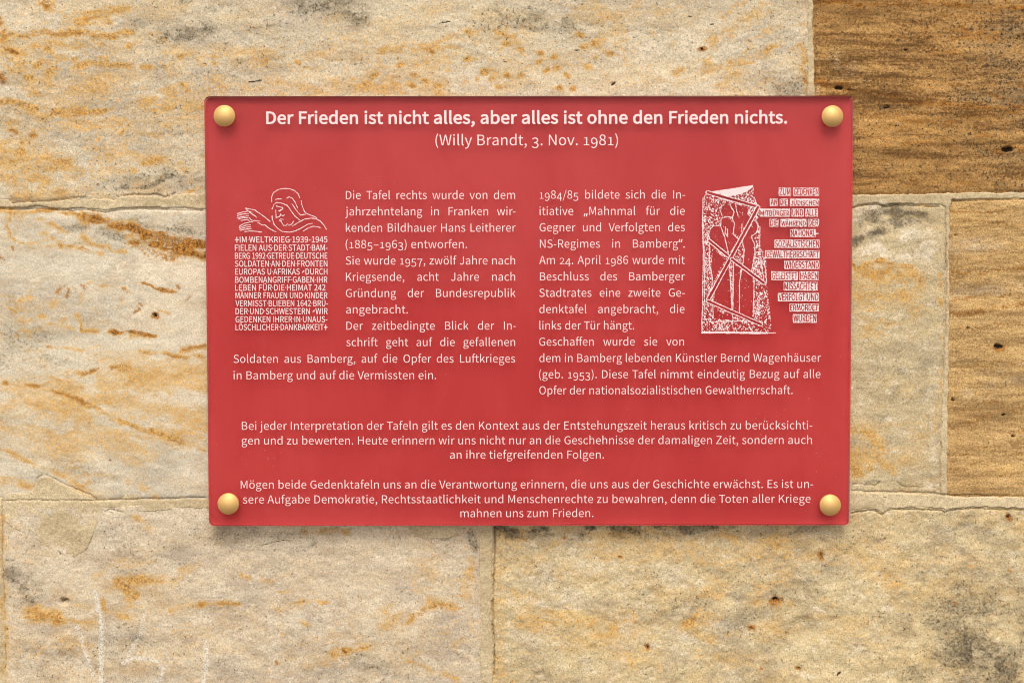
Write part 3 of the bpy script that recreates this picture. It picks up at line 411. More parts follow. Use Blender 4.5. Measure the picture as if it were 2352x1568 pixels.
def sheet(name, mat, parent, box, height_fn, cut=None):
    """a relief mesh over a box of photo readings; height is towards the street, in metres"""
    xs = axis(box[0], box[2], -40, 2392); ys = axis(box[1], box[3], -40, 1608)
    X, Y = np.meshgrid(xs, ys)
    H = height_fn(xs, ys, X, Y)
    wx, wz = plane_xz(X, Y, WALL_Y)
    co = np.stack([wx, WALL_Y - H, wz], -1).reshape(-1, 3)
    nx, ny = len(xs), len(ys)
    idx = np.arange(nx * ny).reshape(ny, nx)
    q = np.stack([idx[:-1, :-1], idx[1:, :-1], idx[1:, 1:], idx[:-1, 1:]], -1).reshape(-1, 4)   # faces the street
    if cut is not None:
        hv = H.reshape(-1); q = q[(hv[q] > cut).any(1)]
    mk = masks_for(xs, ys, X, Y)
    used = np.zeros(nx * ny, bool); used[q.ravel()] = True
    remap = np.cumsum(used) - 1
    co = co[used]; q = remap[q]
    me = bpy.data.meshes.new(name)
    me.vertices.add(len(co)); me.vertices.foreach_set('co', co.astype(np.float32).ravel())
    me.loops.add(q.size); me.loops.foreach_set('vertex_index', q.astype(np.int32).ravel())
    me.polygons.add(len(q)); me.polygons.foreach_set('loop_start', np.arange(0, q.size, 4, dtype=np.int32))
    me.update(calc_edges=True)
    me.polygons.foreach_set('use_smooth', np.ones(len(q), bool))
    for k, a in mk.items():
        if a.max() > 0.01:
            at = me.attributes.new(k, 'FLOAT', 'POINT'); at.data.foreach_set('value', a.reshape(-1)[used].astype(np.float32))
    me.update()
    return link_mesh(name, me, mat, parent)

wall = empty('stone_wall', (0, 0, -0.7), 'weathered sandstone block wall with lime mortar joints behind the red plaque', 'wall')
def stone(mat, poly, label, amp=1.0, seed=0, rough_size=60, rot=0.0, stretch=1.6):
    xs_ = [p[0] for p in poly]; ys_ = [p[1] for p in poly]
    box = (max(min(xs_) - 6, PX0), max(min(ys_) - 6, PY0), min(max(xs_) + 6, PX1), min(max(ys_) + 6, PY1))
    def hf(xs, ys, X, Y):
        jx = X + (fbm(X, Y, 30, 4, seed + 1) - .5) * 7; jy = Y + (fbm(X, Y, 30, 4, seed + 2) - .5) * 7
        sd = poly_sd(jx, jy, poly)
        c, s = math.cos(rot), math.sin(rot)
        U, V = X * c - Y * s, X * s + Y * c
        r = (fbm(U, V, rough_size, 5, seed + 5, .55, stretch) - .5) * .0030 * amp + (fbm(X, Y, 12, 3, seed + 9, .6) - .5) * .0007 * amp
        return relief(X, Y) + r - .012 * sstep(1, -7, sd) - .0012 * sstep(16, 0, sd) + cracks_for(xs, ys, X, Y)
    o = sheet('stone_block', mat, wall, box, hf, cut=-.0105)
    o['label'] = label
    return o
B1, B2 = 469, 456
stone(sandstone('sandstone_upper', s2l(210, 195, 168), s2l(184, 170, 150), 1.0, .0, yellow=.45, pore=.75), [(-640, -640), (1858, -640), (1861, 0), (1863, 218), (1866, 456), (1400, 462), (470, 464), (0, 468), (-640, 466)], 'large beige upper block speckled with ochre iron stains', 1.0, 1)
stone(sandstone('sandstone_brown', s2l(192, 148, 92), s2l(150, 112, 66), 2.0, .05, band=.88, band_size=75, band_rot=.06, pore=1.0, yellow=.2, grain_amt=1.45, crumb=.0, pore_bias=.02), [(1862, -640), (2990, -640), (2990, 444), (2352, 447), (1867, 456)], 'dark brown block with wavy strata beside the upper right corner', 1.1, 2, 40)
stone(sandstone('sandstone_pale', s2l(212, 199, 176), s2l(189, 176, 156), 3.0, -.12, band_rot=.12, yellow=.3, pore=.25, grain_amt=.75), [(-640, 470), (0, 472), (470, 472), (1390, 474), (1390, 1146), (470, 1150), (0, 1152), (-640, 1152)], 'pale block with rusty brown veins left of the plaque', .8, 3, 70, .15)
stone(sandstone('sandstone_grey', s2l(200, 180, 143), s2l(174, 157, 128), 4.0, -.06, yellow=.4, pore=.4), [(1400, 462), (2000, 464), (2176, 462), (2178, 620), (2175, 800), (2171, 1000), (2168, 1148), (1400, 1148)], 'narrow grey block with white and sooty patches right of the plaque', .9, 4, 60)
stone(sandstone('sandstone_banded', s2l(212, 175, 120), s2l(192, 154, 102), 5.0, .05, band=.58, band_rot=-.16, pore=.7, yellow=.25, grain_amt=1.4, crumb=.1, band_size=80), [(2178, 456), (2352, 450), (2990, 444), (2990, 1156), (2352, 1153), (2170, 1148)], 'golden brown banded block at the right edge', .8, 5, 40)
stone(sandstone('sandstone_lower', s2l(209, 192, 166), s2l(183, 166, 146), 6.0, -.05, yellow=.3, pore=.65, grain_amt=.9, bed=.6), [(4, 1150), (470, 1152), (1118, 1152), (1118, 2210), (10, 2210)], 'lower beige block with chalk scribbles under the plaque', 1.1, 6, 70)
stone(sandstone('sandstone_rough', s2l(208, 187, 146), s2l(180, 162, 131), 7.0, -.02, band_rot=-.25, yellow=.5, pore=.7, bed=.85), [(1119, 1152), (1953, 1152), (2352, 1155), (2990, 1158), (2990, 2210), (1120, 2210)], 'rough yellowish lower block with rust spots and a hollow', 1.25, 7, 36, .35, 1.15)
stone(sandstone('sandstone_edge', s2l(204, 176, 128), s2l(188, 160, 112), 8.0, .15, yellow=.6), [(-640, 1152), (3, 1152), (8, 2210), (-640, 2210)], 'ochre block at the lower left edge', 1.0, 8)

def mortar_h(xs, ys, X, Y):
    jx = X + (fbm(X, Y, 16, 4, 61) - .5) * 6; jy = Y + (fbm(X, Y, 16, 4, 63) - .5) * 6
    H = np.full(X.shape, -.0115)
    for hm, poly in MORTAR:
        px = [p[0] for p in poly]; py = [p[1] for p in poly]
        i0, i1 = np.searchsorted(xs, (min(px) - 12, max(px) + 12)); j0, j1 = np.searchsorted(ys, (min(py) - 12, max(py) + 12))
        if i1 <= i0 or j1 <= j0: continue
        sl = (slice(j0, j1), slice(i0, i1))
        sd = poly_sd(jx[sl], jy[sl], poly)
        H[sl] = np.maximum(H[sl], -.0115 + (.0115 + hm * .001) * sstep(-2.8, 4.5, sd))
    H += relief(X, Y) + (fbm(X, Y, 50, 4, 71, .55) - .5) * .0018 + (fbm(X, Y, 9, 3, 73, .6) - .5) * .0007
    return H + cracks_for(xs, ys, X, Y) * .8
sheet('mortar', mortar_mat(), wall, (PX0, PY0, PX1, PY1), mortar_h, cut=-.0085)
# glyph outlines (thousandths of a unit): advance, contours
GLYPHS = {
'A':(426,'3,0 68,0 118,157 305,157 354,0 423,0 249,513 176,513|134,208 159,287 210,461 213,461 265,287 289,208'),
'B':(460,'71,0 234,0 335,17 404,67 429,151 415,211 378,252 324,273 324,277 365,301 390,340 399,388 376,461 315,501 223,513 71,513|135,296 135,462 214,462 281,454 322,428 335,380 323,334 283,306 211,296|135,52 135,245 225,245 301,235 349,205 365,153 348,96 300,63 225,52'),
'C':(447,'264,-9 325,0 377,25 422,64 386,106 351,74 312,55 267,48 182,73 127,146 107,258 128,369 184,440 269,466 310,460 344,443 374,417 409,459 373,490 326,513 268,522 151,490 71,399 41,256 70,113 149,23'),
'D':(482,'71,0 202,0 332,31 413,119 440,258 413,397 332,484 199,513 71,513|135,53 135,461 193,461 294,437 354,369 374,258 354,148 294,78 193,53'),
'E':(412,'71,0 374,0 374,55 135,55 135,242 330,242 330,298 135,298 135,459 366,459 366,513 71,513'),
'F':(387,'71,0 135,0 135,230 331,230 331,285 135,285 135,459 366,459 366,513 71,513'),
'G':(482,'272,-9 337,-1 390,20 431,50 431,266 262,266 262,212 371,212 371,78 331,56 279,48 185,73 127,146 107,258 128,369 188,440 278,466 324,459 360,442 389,417 424,459 388,489 339,513 276,522 155,490 71,399 41,256 71,113 152,23'),
'H':(510,'71,0 135,0 135,242 375,242 375,0 440,0 440,513 375,513 375,298 135,298 135,513 71,513'),
'I':(205,'71,0 135,0 135,513 71,513'),
'J':(375,'166,-9 247,13 293,70 307,151 307,513 242,513 242,157 233,94 206,59 160,48 125,54 96,72 71,106 25,72 60,27 107,0'),
'K':(452,'71,0 135,0 135,162 223,268 377,0 450,0 264,319 425,513 352,513 137,256 135,256 135,513 71,513'),
'L':(380,'71,0 360,0 360,55 135,55 135,513 71,513'),
'M':(569,'71,0 129,0 129,284 126,360 120,436 123,436 165,319 262,52 305,52 402,319 443,436 446,436 438,284 438,0 498,0 498,513 420,513 322,239 286,132 284,132 246,239 148,513 71,513'),
'N':(506,'71,0 132,0 132,270 124,430 127,430 182,324 369,0 436,0 436,513 374,513 374,246 377,164 383,84 380,84 324,190 137,513 71,513'),
'O':(520,'260,-9 374,24 451,116 479,258 451,400 374,491 260,522 146,491 69,400 41,258 69,116 146,24|260,48 179,74 126,147 107,258 126,369 179,440 260,466 340,440 393,369 412,258 393,147 340,74'),
'P':(443,'71,0 135,0 135,204 220,204 319,221 385,273 409,363 385,452 318,499 217,513 71,513|135,257 135,461 209,461 284,452 329,421 345,363 330,303 286,268 211,257'),
'R':(445,'135,270 135,461 221,461 289,452 332,423 346,370 332,314 289,281 221,270|352,0 425,0 295,225 356,252 396,300 410,370 387,454 324,500 231,513 71,513 71,0 135,0 135,218 228,218'),
'S':(417,'213,-9 306,11 366,63 387,137 373,200 335,244 282,274 209,305 169,324 137,350 123,391 135,431 168,457 219,466 264,460 302,443 336,418 370,459 328,492 277,514 219,522 136,505 79,457 57,387 74,324 114,281 162,255 235,223 279,201 310,174 321,131 309,87 272,58 214,48 161,56 113,78 72,111 34,67 84,26 144,0'),
'T':(419,'177,0 242,0 242,459 398,459 398,513 22,513 22,459 177,459'),
'U':(505,'253,-9 347,12 412,81 437,211 437,513 375,513 375,210 358,113 315,62 253,48 192,62 149,113 133,210 133,513 69,513 69,211 93,81 158,12'),
'V':(403,'165,0 239,0 403,513 337,513 254,235 204,66 202,66 152,235 69,513 1,513'),
'W':(615,'127,0 204,0 280,310 306,426 309,426 334,310 412,0 490,0 596,513 534,513 479,234 451,67 447,67 410,234 339,513 279,513 209,234 172,67 169,67 139,234 85,513 18,513'),
'Z':(422,'35,0 389,0 389,55 115,55 386,475 386,513 60,513 60,459 306,459 35,39'),
'a':(394,'152,-9 197,-2 240,18 278,46 280,46 286,0 338,0 338,234 325,316 282,371 207,390 122,374 57,340 82,296 134,324 196,337 244,323 268,288 275,241 142,214 66,168 41,99 56,40 95,4|170,43 136,49 112,68 103,103 119,146 173,178 275,198 275,92 222,55'),
'b':(433,'232,-9 313,15 374,85 397,196 380,299 329,366 246,390 204,383 163,364 126,337 129,405 129,557 64,557 64,0 116,0 121,39 124,39 177,4|221,45 178,53 129,84 129,284 181,323 230,336 288,318 321,270 331,195 316,115 278,63'),
'c':(357,'214,-9 259,-3 300,13 338,39 310,82 269,55 220,44 158,62 117,113 102,190 118,267 160,318 222,336 263,327 298,303 330,345 300,367 264,384 219,390 128,366 62,298 36,190 60,82 123,14'),
'd':(434,'194,-9 238,-2 277,18 310,45 312,45 317,0 370,0 370,557 305,557 305,411 309,346 259,378 202,390 120,366 60,296 37,190 57,82 111,14|208,45 151,62 115,112 103,190 118,267 157,318 213,336 259,327 305,296 305,97 274,68 242,50'),
'e':(388,'218,-9 288,2 343,29 321,72 276,50 225,42 162,58 118,104 99,175 356,175 359,211 341,306 289,368 207,390 124,366 61,297 36,190 61,83 126,15|99,221 119,285 157,325 208,339 259,325 291,286 303,221'),
'f':(228,'23,328 75,328 75,0 139,0 139,328 219,328 219,380 139,380 139,440 145,482 162,507 193,515 214,513 235,505 249,555 220,563 186,567 123,551 87,508 75,441 75,380 23,377'),
'g':(395,'193,-175 295,-157 361,-109 385,-43 370,8 326,38 253,47 178,47 138,52 117,67 111,88 118,114 136,134 163,124 192,120 263,137 313,182 331,253 323,298 300,331 378,331 378,380 246,380 222,387 192,390 121,373 70,326 50,254 57,212 75,177 99,152 99,149 71,120 57,78 67,40 92,16 92,13 61,-12 42,-41 36,-74 56,-129 111,-163|192,164 152,175 123,206 111,254 122,302 151,333 192,343 233,333 262,302 273,254 262,206 233,175|202,-131 142,-123 105,-100 92,-64 101,-31 130,0 179,-6 245,-6 287,-10 313,-26 322,-54 307,-91 266,-120'),
'h':(425,'64,0 129,0 129,276 164,308 197,328 232,334 274,324 297,291 305,232 305,0 368,0 368,241 356,323 318,373 252,390 204,381 163,358 126,326 129,405 129,557 64,557'),
'i':(193,'64,0 129,0 129,380 64,380|97,459 119,464 134,479 139,501 134,523 119,537 97,543 75,537 60,523 55,501 60,479 75,464'),
'j':(193,'25,-169 85,-154 119,-111 129,-43 129,380 65,380 65,-43 61,-83 47,-109 18,-118 -1,-116 -18,-111 -31,-160 -7,-167|97,459 119,464 134,479 139,501 134,523 119,537 97,543 74,537 59,523 54,501 59,479 74,464'),
'k':(387,'64,0 127,0 127,100 199,183 310,0 380,0 236,227 363,380 291,380 130,180 127,180 127,557 64,557'),
'l':(199,'132,-9 153,-7 169,-4 160,46 146,44 134,50 129,71 129,557 64,557 64,76 71,30 93,1'),
'm':(648,'64,0 129,0 129,276 162,308 194,328 224,334 264,324 287,291 295,232 295,0 359,0 359,276 393,308 424,328 454,334 494,324 518,291 525,232 525,0 589,0 589,241 576,323 538,373 474,390 429,381 388,355 348,317 327,356 293,381 243,390 200,381 160,358 125,325 123,325 117,380 64,380'),
'n':(427,'64,0 129,0 129,276 164,308 197,328 232,334 274,324 297,291 305,232 305,0 368,0 368,241 356,323 318,373 252,390 204,381 162,358 125,325 123,325 117,380 64,380'),
'o':(424,'212,-9 299,14 363,82 388,190 363,298 299,366 212,390 125,366 61,298 36,190 61,82 125,14|212,44 154,62 116,113 102,190 116,267 154,318 212,336 270,318 309,267 323,190 309,113 270,62'),
'p':(434,'64,-160 129,-160 129,-32 127,35 179,2 232,-9 313,15 374,85 397,196 380,299 329,366 246,390 202,382 162,363 125,336 123,336 117,380 64,380|221,45 178,53 129,84 129,284 181,323 230,336 288,318 321,270 331,195 316,115 278,63'),
'r':(272,'64,0 129,0 129,244 158,296 191,324 224,333 244,331 261,326 273,382 255,388 232,390 192,380 155,353 125,311 123,311 117,380 64,380'),
's':(328,'164,-9 239,6 286,47 302,104 284,161 241,196 186,219 146,235 116,256 104,285 112,313 135,333 175,340 221,331 261,307 292,347 240,377 174,390 103,375 59,337 43,282 60,229 102,195 154,172 195,155 228,133 241,100 233,70 208,49 166,41 105,53 53,86 22,43 63,16 111,-2'),
't':(264,'183,-9 220,-5 254,5 242,53 220,46 198,43 163,51 145,76 139,116 139,328 243,328 243,380 139,380 139,487 86,487 79,380 19,377 19,328 76,328 76,118 86,51 120,7'),
'u':(425,'176,-9 223,0 264,23 301,60 303,60 308,0 361,0 361,380 298,380 298,111 263,74 231,53 195,46 154,57 131,89 123,147 123,380 59,380 59,139 71,58 110,8'),
'v':(365,'146,0 221,0 356,380 293,380 221,164 186,52 182,52 147,164 76,380 9,380'),
'w':(562,'125,0 199,0 253,204 279,314 282,314 308,205 363,0 440,0 543,380 482,380 426,160 403,55 400,55 373,160 314,380 251,380 192,160 167,55 163,55 141,160 84,380 19,380'),
'x':(349,'11,0 78,0 129,89 167,157 171,157 212,89 268,0 338,0 213,192 328,380 262,380 215,297 181,233 178,233 141,297 90,380 20,380 136,198'),
'y':(365,'71,-164 135,-146 181,-99 213,-32 356,380 293,380 225,169 194,62 190,62 153,169 76,380 9,380 162,-1 153,-29 134,-72 105,-101 68,-111 39,-105 26,-156 46,-162'),
'z':(333,'25,0 312,0 312,52 105,52 306,346 306,380 46,380 46,328 225,328 25,34'),
'ä':(394,'152,-9 197,-2 240,18 278,46 280,46 286,0 338,0 338,234 325,316 282,371 207,390 122,374 57,340 82,296 134,324 196,337 244,323 268,288 275,241 142,214 66,168 41,99 56,40 95,4|170,43 136,49 112,68 103,103 119,146 173,178 275,198 275,92 222,55|134,460 154,465 168,479 173,499 168,518 154,532 134,537 114,532 100,518 95,499 100,479 114,465|284,460 304,465 318,479 324,499 318,518 304,532 284,537 264,532 250,518 245,499 250,479 264,465'),
'ö':(424,'212,-9 299,14 363,82 388,190 363,298 299,366 212,390 125,366 61,298 36,190 61,82 125,14|212,44 154,62 116,113 102,190 116,267 154,318 212,336 270,318 309,267 323,190 309,113 270,62|137,460 157,465 171,479 176,499 171,518 157,532 137,537 117,532 104,518 99,499 104,479 117,465|287,460 307,465 321,479 326,499 321,518 307,532 287,537 267,532 254,518 249,499 254,479 267,465'),
'ü':(425,'176,-9 223,0 264,23 301,60 303,60 308,0 361,0 361,380 298,380 298,111 263,74 231,53 195,46 154,57 131,89 123,147 123,380 59,380 59,139 71,58 110,8|137,460 157,465 171,479 176,499 171,518 157,532 137,537 117,532 103,518 98,499 103,479 117,465|287,460 307,465 321,479 326,499 321,518 307,532 287,537 267,532 254,518 249,499 254,479 267,465'),
'Ä':(426,'131,560 151,565 165,578 170,599 165,618 151,632 131,637 112,632 99,618 94,599 99,578 112,565|293,560 312,565 326,578 331,599 326,618 312,632 293,637 273,632 259,618 254,599 259,578 273,565|3,0 68,0 118,157 305,157 354,0 423,0 249,513 176,513|134,208 159,287 210,461 213,461 265,287 289,208'),
'Ö':(520,'260,-9 374,24 451,116 479,258 451,400 374,491 260,522 146,491 69,400 41,258 69,116 146,24|260,48 179,74 126,147 107,258 126,369 179,440 260,466 340,440 393,369 412,258 393,147 340,74|179,560 199,565 213,578 218,599 213,618 199,632 179,637 160,632 146,618 141,599 146,578 160,565|340,560 360,565 373,578 378,599 373,618 360,632 340,637 320,632 307,618 302,599 307,578 320,565'),
'Ü':(505,'253,-9 347,12 412,81 437,211 437,513 375,513 375,210 358,113 315,62 253,48 192,62 149,113 133,210 133,513 69,513 69,211 93,81 158,12|172,560 192,565 205,578 210,599 205,618 192,632 172,637 152,632 139,618 134,599 139,578 152,565|333,560 352,565 365,578 370,599 365,618 352,632 333,637 313,632 299,618 294,599 299,578 313,565'),
'0':(389,'195,-9 279,20 335,109 354,258 335,406 279,493 195,522 110,493 55,406 35,258 55,109 110,20|195,43 143,65 109,136 97,258 109,380 143,450 195,472 246,450 280,380 293,258 280,136 246,65'),
'1':(389,'62,0 343,0 343,53 240,53 240,513 191,513 145,492 85,477 85,436 176,436 176,53 62,53'),
'2':(389,'31,0 354,0 354,55 211,55 127,50 233,162 304,268 329,372 311,451 259,504 179,522 120,513 71,487 28,447 65,411 96,442 132,463 172,471 224,457 256,422 266,369 241,275 163,167 31,38'),
'3':(389,'184,-9 268,8 327,59 349,137 335,199 296,243 241,268 241,271 289,298 320,339 332,394 312,464 260,507 182,522 127,514 80,493 39,461 74,421 105,447 141,464 180,471 226,460 256,432 267,389 254,339 209,304 125,291 125,242 219,229 269,194 284,139 271,89 234,56 180,44 128,53 87,74 53,103 20,62 60,27 114,1'),
'4':(389,'238,0 298,0 298,141 367,141 367,193 298,193 298,513 228,513 14,183 14,141 238,141|238,193 81,193 197,368 239,443 242,443 238,350'),
'5':(389,'183,-9 265,12 327,71 352,167 330,260 275,313 197,331 155,325 120,310 133,459 326,459 326,513 77,513 60,274 95,252 135,275 180,282 236,268 273,228 286,165 272,101 233,59 177,44 124,52 83,73 51,101 19,59 59,26 113,1'),
'6':(389,'211,-9 285,12 338,70 359,158 341,247 291,301 216,319 175,311 135,290 99,257 119,383 166,450 232,470 277,459 313,431 349,470 317,497 277,516 229,522 136,495 66,406 39,245 62,104 123,19|101,206 136,244 172,265 205,271 257,257 288,218 298,158 286,96 255,56 211,41 155,60 118,116'),
'7':(389,'139,0 205,0 221,178 265,328 356,475 356,513 34,513 34,459 284,459 203,321 158,174'),
'8':(389,'196,-9 280,9 336,56 356,123 344,184 313,228 270,258 270,262 301,293 327,335 338,386 321,456 273,504 197,521 126,505 75,459 57,391 66,342 92,303 126,272 126,270 81,237 46,189 32,127 54,57 111,9|231,279 174,305 131,340 115,391 126,434 154,463 197,473 244,461 273,429 284,382 278,346 260,311|197,39 141,51 103,84 89,133 98,179 123,218 160,249 227,219 276,182 296,125 283,80 249,50'),
'9':(389,'165,-9 255,19 324,112 351,279 328,414 267,495 178,522 104,501 51,443 31,356 49,267 98,213 172,195 215,202 255,224 291,257 270,131 224,64 162,44 115,55 76,83 41,43 73,16 114,-2|290,311 255,271 218,249 183,242 132,256 101,296 91,356 103,417 134,458 179,473 235,454 272,400'),
'.':(195,'97,-9 121,-3 137,14 144,39 137,65 121,82 97,88 74,82 57,65 51,39 57,14 74,-3'),
',':(195,'53,-133 107,-98 142,-49 155,13 148,54 130,79 101,88 77,83 59,67 53,43 59,19 76,4 99,-1 107,-1 98,-40 74,-72 37,-95'),
':':(195,'97,273 121,279 137,296 144,322 137,348 121,365 97,371 74,365 57,348 51,322 57,296 74,279|97,-9 121,-3 137,14 144,39 137,65 121,82 97,88 74,82 57,65 51,39 57,14 74,-3'),
'(':(237,'167,-137 207,-120 157,-14 127,99 118,218 127,335 157,449 207,555 167,573 112,465 77,347 64,218 77,88 112,-29'),
')':(237,'69,-137 125,-29 160,88 172,218 160,347 125,465 69,573 29,555 80,449 110,335 120,218 110,99 80,-14 29,-120'),
'/':(275,'8,-125 55,-125 264,556 218,556'),
'-':(243,'32,172 211,172 211,221 32,221'),
'–':(375,'32,175 343,175 343,218 32,218'),
'„':(310,'273,78 256,22 233,-39 209,-96 160,-96 174,-35 188,29 198,87 268,87|135,78 118,22 95,-39 71,-96 23,-96 34,-51 44,-3 53,44 60,87 130,87'),
'“':(268,'259,532 245,471 231,407 221,350 151,350 145,358 163,414 186,475 210,532|121,532 107,471 93,407 84,350 13,350 9,358 26,414 49,475 73,532'),
}
def flat_quad(name, pts, mat, parent):
    me = bpy.data.meshes.new(name); me.from_pydata(pts, [], [list(range(len(pts)))]); me.update()
    return link_mesh(name, me, mat, parent)
core_m, cn, cl, cb = new_mat('added_backing'); cb.inputs['Base Color'].default_value = (*s2l(150, 130, 98), 1); cb.inputs['Roughness'].default_value = 1
def box_mesh(name, x0, x1, y0, y1, z0, z1, mat, parent):
    v = [(x, y, z) for x in (x0, x1) for y in (y0, y1) for z in (z0, z1)]
    f = [(0, 1, 3, 2), (4, 6, 7, 5), (0, 4, 5, 1), (2, 3, 7, 6), (0, 2, 6, 4), (1, 5, 7, 3)]
    me = bpy.data.meshes.new(name); me.from_pydata(v, [], f); me.update(); return link_mesh(name, me, mat, parent)
_cx, _cz = plane_xz([PX0, PX1], [PY1, PY0], WALL_Y)
box_mesh('unseen_backing', _cx[0] + .004, _cx[1] - .004, .016, .30, _cz[0] + .004, _cz[1] - .004, core_m, wall)  # unseen backing box, added to stop light leaking from behind

# paved ground in front of the wall, far below the frame
gm, gn, gl, gb = new_mat('pavement'); gt = NT(gm)
gl.new(gt.mix(gt.noise(gt.coord(), 3, 6, .6), s2l(92, 87, 80), s2l(108, 102, 94)), gb.inputs['Base Color']); gb.inputs['Roughness'].default_value = .9
ground = flat_quad('pavement', [(-300, -600, -1.5), (300, -600, -1.5), (300, .3, -1.5), (-300, .3, -1.5)], gm, None)
ground['kind'] = 'structure'; ground['label'] = 'grey paving in front of the wall'; ground['category'] = 'pavement'

# ------------------------------------------------------------------ the plaque
PW, PH, PR = .5995, .3988, .0050
def red_mat():
    m, n, l, b = new_mat('red_print'); t = NT(m)
    f = t.ramp(t.noise(t.coord(scale=(1, 1, .45)), 9, 5, .6, .8), .36, .66)
    l.new(t.mix(f, RED_A, RED_B), b.inputs['Base Color']); b.inputs['Roughness'].default_value = .6; b.inputs['Specular IOR Level'].default_value = .1
    return m
RED_A, RED_B = s2l(231, 87, 86), s2l(222, 76, 76)
def acrylic(name, rough, spec=.3):
    m, n, l, b = new_mat(name)
    b.inputs['Base Color'].default_value = (1, .985, .975, 1); b.inputs['Transmission Weight'].default_value = 1.0
    b.inputs['IOR'].default_value = 1.49; b.inputs['Roughness'].default_value = rough; b.inputs['Specular Tint'].default_value = (spec, spec, spec, 1)     # satin, nearly glare-free face
    return m
def edge_mat():      # upper edge of the sheet, made dark and opaque to shade the band behind it
    m, n, l, b = new_mat('dark_acrylic_edge'); t = NT(m)
    l.new(t.mix(t.noise(t.coord(), 120, 4, .6), s2l(132, 70, 66), s2l(168, 108, 100)), b.inputs['Base Color'])
    b.inputs['Roughness'].default_value = .6
    return m
def white_mat():
    m, n, l, b = new_mat('white_print'); t = NT(m)
    f = t.noise(t.coord(), 160, 4, .7)
    l.new(t.mix(t.ramp(f, .3, .7), s2l(230, 202, 199), s2l(238, 213, 210)), b.inputs['Base Color']); b.inputs['Roughness'].default_value = .55; b.inputs['Specular IOR Level'].default_value = .25
    return m
def brass_mat():
    m, n, l, b = new_mat('satin_brass'); t = NT(m)
    v = t.coord(scale=(1, 1, 1)); nz = t.noise(v, 220, 4, .6); st = t.noise(t.coord(scale=(1, 1, .12)), 700, 3, .6)
    l.new(t.mix(nz, (.77, .475, .175), (.72, .43, .145)), b.inputs['Base Color']); b.inputs['Metallic'].default_value = .5
    l.new(t.ramp(t.math('ADD', t.math('MULTIPLY', nz, .5), t.math('MULTIPLY', st, .5)), .3, .7, .52, .62), b.inputs['Roughness'])
    l.new(t.bump(st, .12, .0003), b.inputs['Normal'])
    return m
M_CLEAR, M_EDGE, M_SIDE, M_RED, M_WHITE, M_BRASS = acrylic('clear_acrylic', 0.06), edge_mat(), acrylic('sawn_acrylic_edge', .45, 1.0), red_mat(), white_mat(), brass_mat()
plaque = empty('memorial_plaque', (0, PANEL_BACK, -PH / 2), 'red acrylic plaque with pinkish white lettering, screwed to the sandstone wall', 'plaque')
def round_rect(w, h, r, k=8):
    P = []
    for cx, cy, a0 in ((w / 2 - r, h / 2 - r, 0), (-w / 2 + r, h / 2 - r, 90), (-w / 2 + r, -h / 2 + r, 180), (w / 2 - r, -h / 2 + r, 270)):
        for i in range(k + 1):
            a = math.radians(a0 + 90 * i / k); P.append((cx + r * math.cos(a), cy + r * math.sin(a)))
    return P
def slab(name, w, h, r, rings, mats, parent, side_slot=0):
    """rings: (y, inset); first is the front"""
    v, f, mi = [], [], []
    n = 0
    for y, ins in rings:
        P = round_rect(w - 2 * ins, h - 2 * ins, max(r - ins, .0005)); n = len(P); v += [(x, y, z) for x, z in P]
    f.append(list(range(n))); mi.append(0)
    for k in range(len(rings) - 1):
        for i in range(n):
            j = (i + 1) % n; a, b = k * n, (k + 1) * n
            f.append([a + i, b + i, b + j, a + j]); mi.append(0 if not side_slot else 1 if k == 1 and P[i][1] + P[j][1] > h - .004 else 2 if k == 1 and abs(P[i][0] + P[j][0]) > w - .004 else 0)
    f.append([(len(rings) - 1) * n + i for i in reversed(range(n))]); mi.append(0)
    me = bpy.data.meshes.new(name); me.from_pydata(v, [], f); me.update()
    me.polygons.foreach_set('material_index', mi)
    me.update()
    return link_mesh(name, me, mats, parent)
sheet_o = slab('acrylic_panel', PW, PH, PR, [(PANEL_FRONT, .0004), (PANEL_FRONT + .0004, 0), (PANEL_BACK - .0004, 0), (PANEL_BACK, .0004)], [M_CLEAR, M_EDGE, M_SIDE], plaque, 1)
RB = PANEL_BACK - .0006
slab('red_backing', PW - .0003, PH - .0003, PR, [(RB, 0), (RB + .0004, 0)], [M_RED], plaque)

# --- lettering
Y_INK = PANEL_FRONT - .00025
def parse(s): return [[tuple(map(int, p.split(','))) for p in c.split(' ')] for c in s.split('|')]
FONT = {k: (a, parse(s)) for k, (a, s) in GLYPHS.items()}
CAP, XH = 513.0, 380.0
def oldstyle(ch):
    a, polys = FONT[ch]
    if ch in '012': k, dy = XH / CAP * 1.02, 0
    elif ch in '34579': k, dy = .98, -(CAP - XH) * 1.02
    else: return a, polys
    kx = .94 if ch in '012' else 1
    return a * kx, [[(x * kx, y * k + dy) for x, y in P] for P in polys]
DOT = (150, [[(45, 225), (105, 225), (105, 290), (45, 290)]])
CROSS = (400, [[(160, 0), (240, 0), (235, 205), (380, 200), (380, 285), (235, 280), (240, 480), (160, 480), (165, 280), (20, 285), (20, 200), (165, 205)]])
LEAF = (330, [[(30, 120), (130, 200), (300, 330), (285, 350), (120, 235), (20, 140)], [(90, 215), (150, 300), (125, 320), (70, 240)], [(170, 270), (230, 370), (205, 385), (150, 300)], [(140, 180), (260, 190), (255, 220), (160, 215)]])
def glyph(ch, old=True):
    if ch == '·': return DOT
    if ch == '+': return CROSS
    if ch == '~': return LEAF
    if old and ch.isdigit(): return oldstyle(ch)
    return FONT[ch]
KERN = {('T', 'a'): -45, ('T', 'o'): -45, ('V', 'e'): -30, ('W', 'a'): -25, ('T', 'ü'): -30, ('f', 'f'): -20, ('r', '-'): -25, ('F', 'r'): -10, ('F', 'o'): -20, ('f', 'e'): -8, ('r', 'f'): -10}
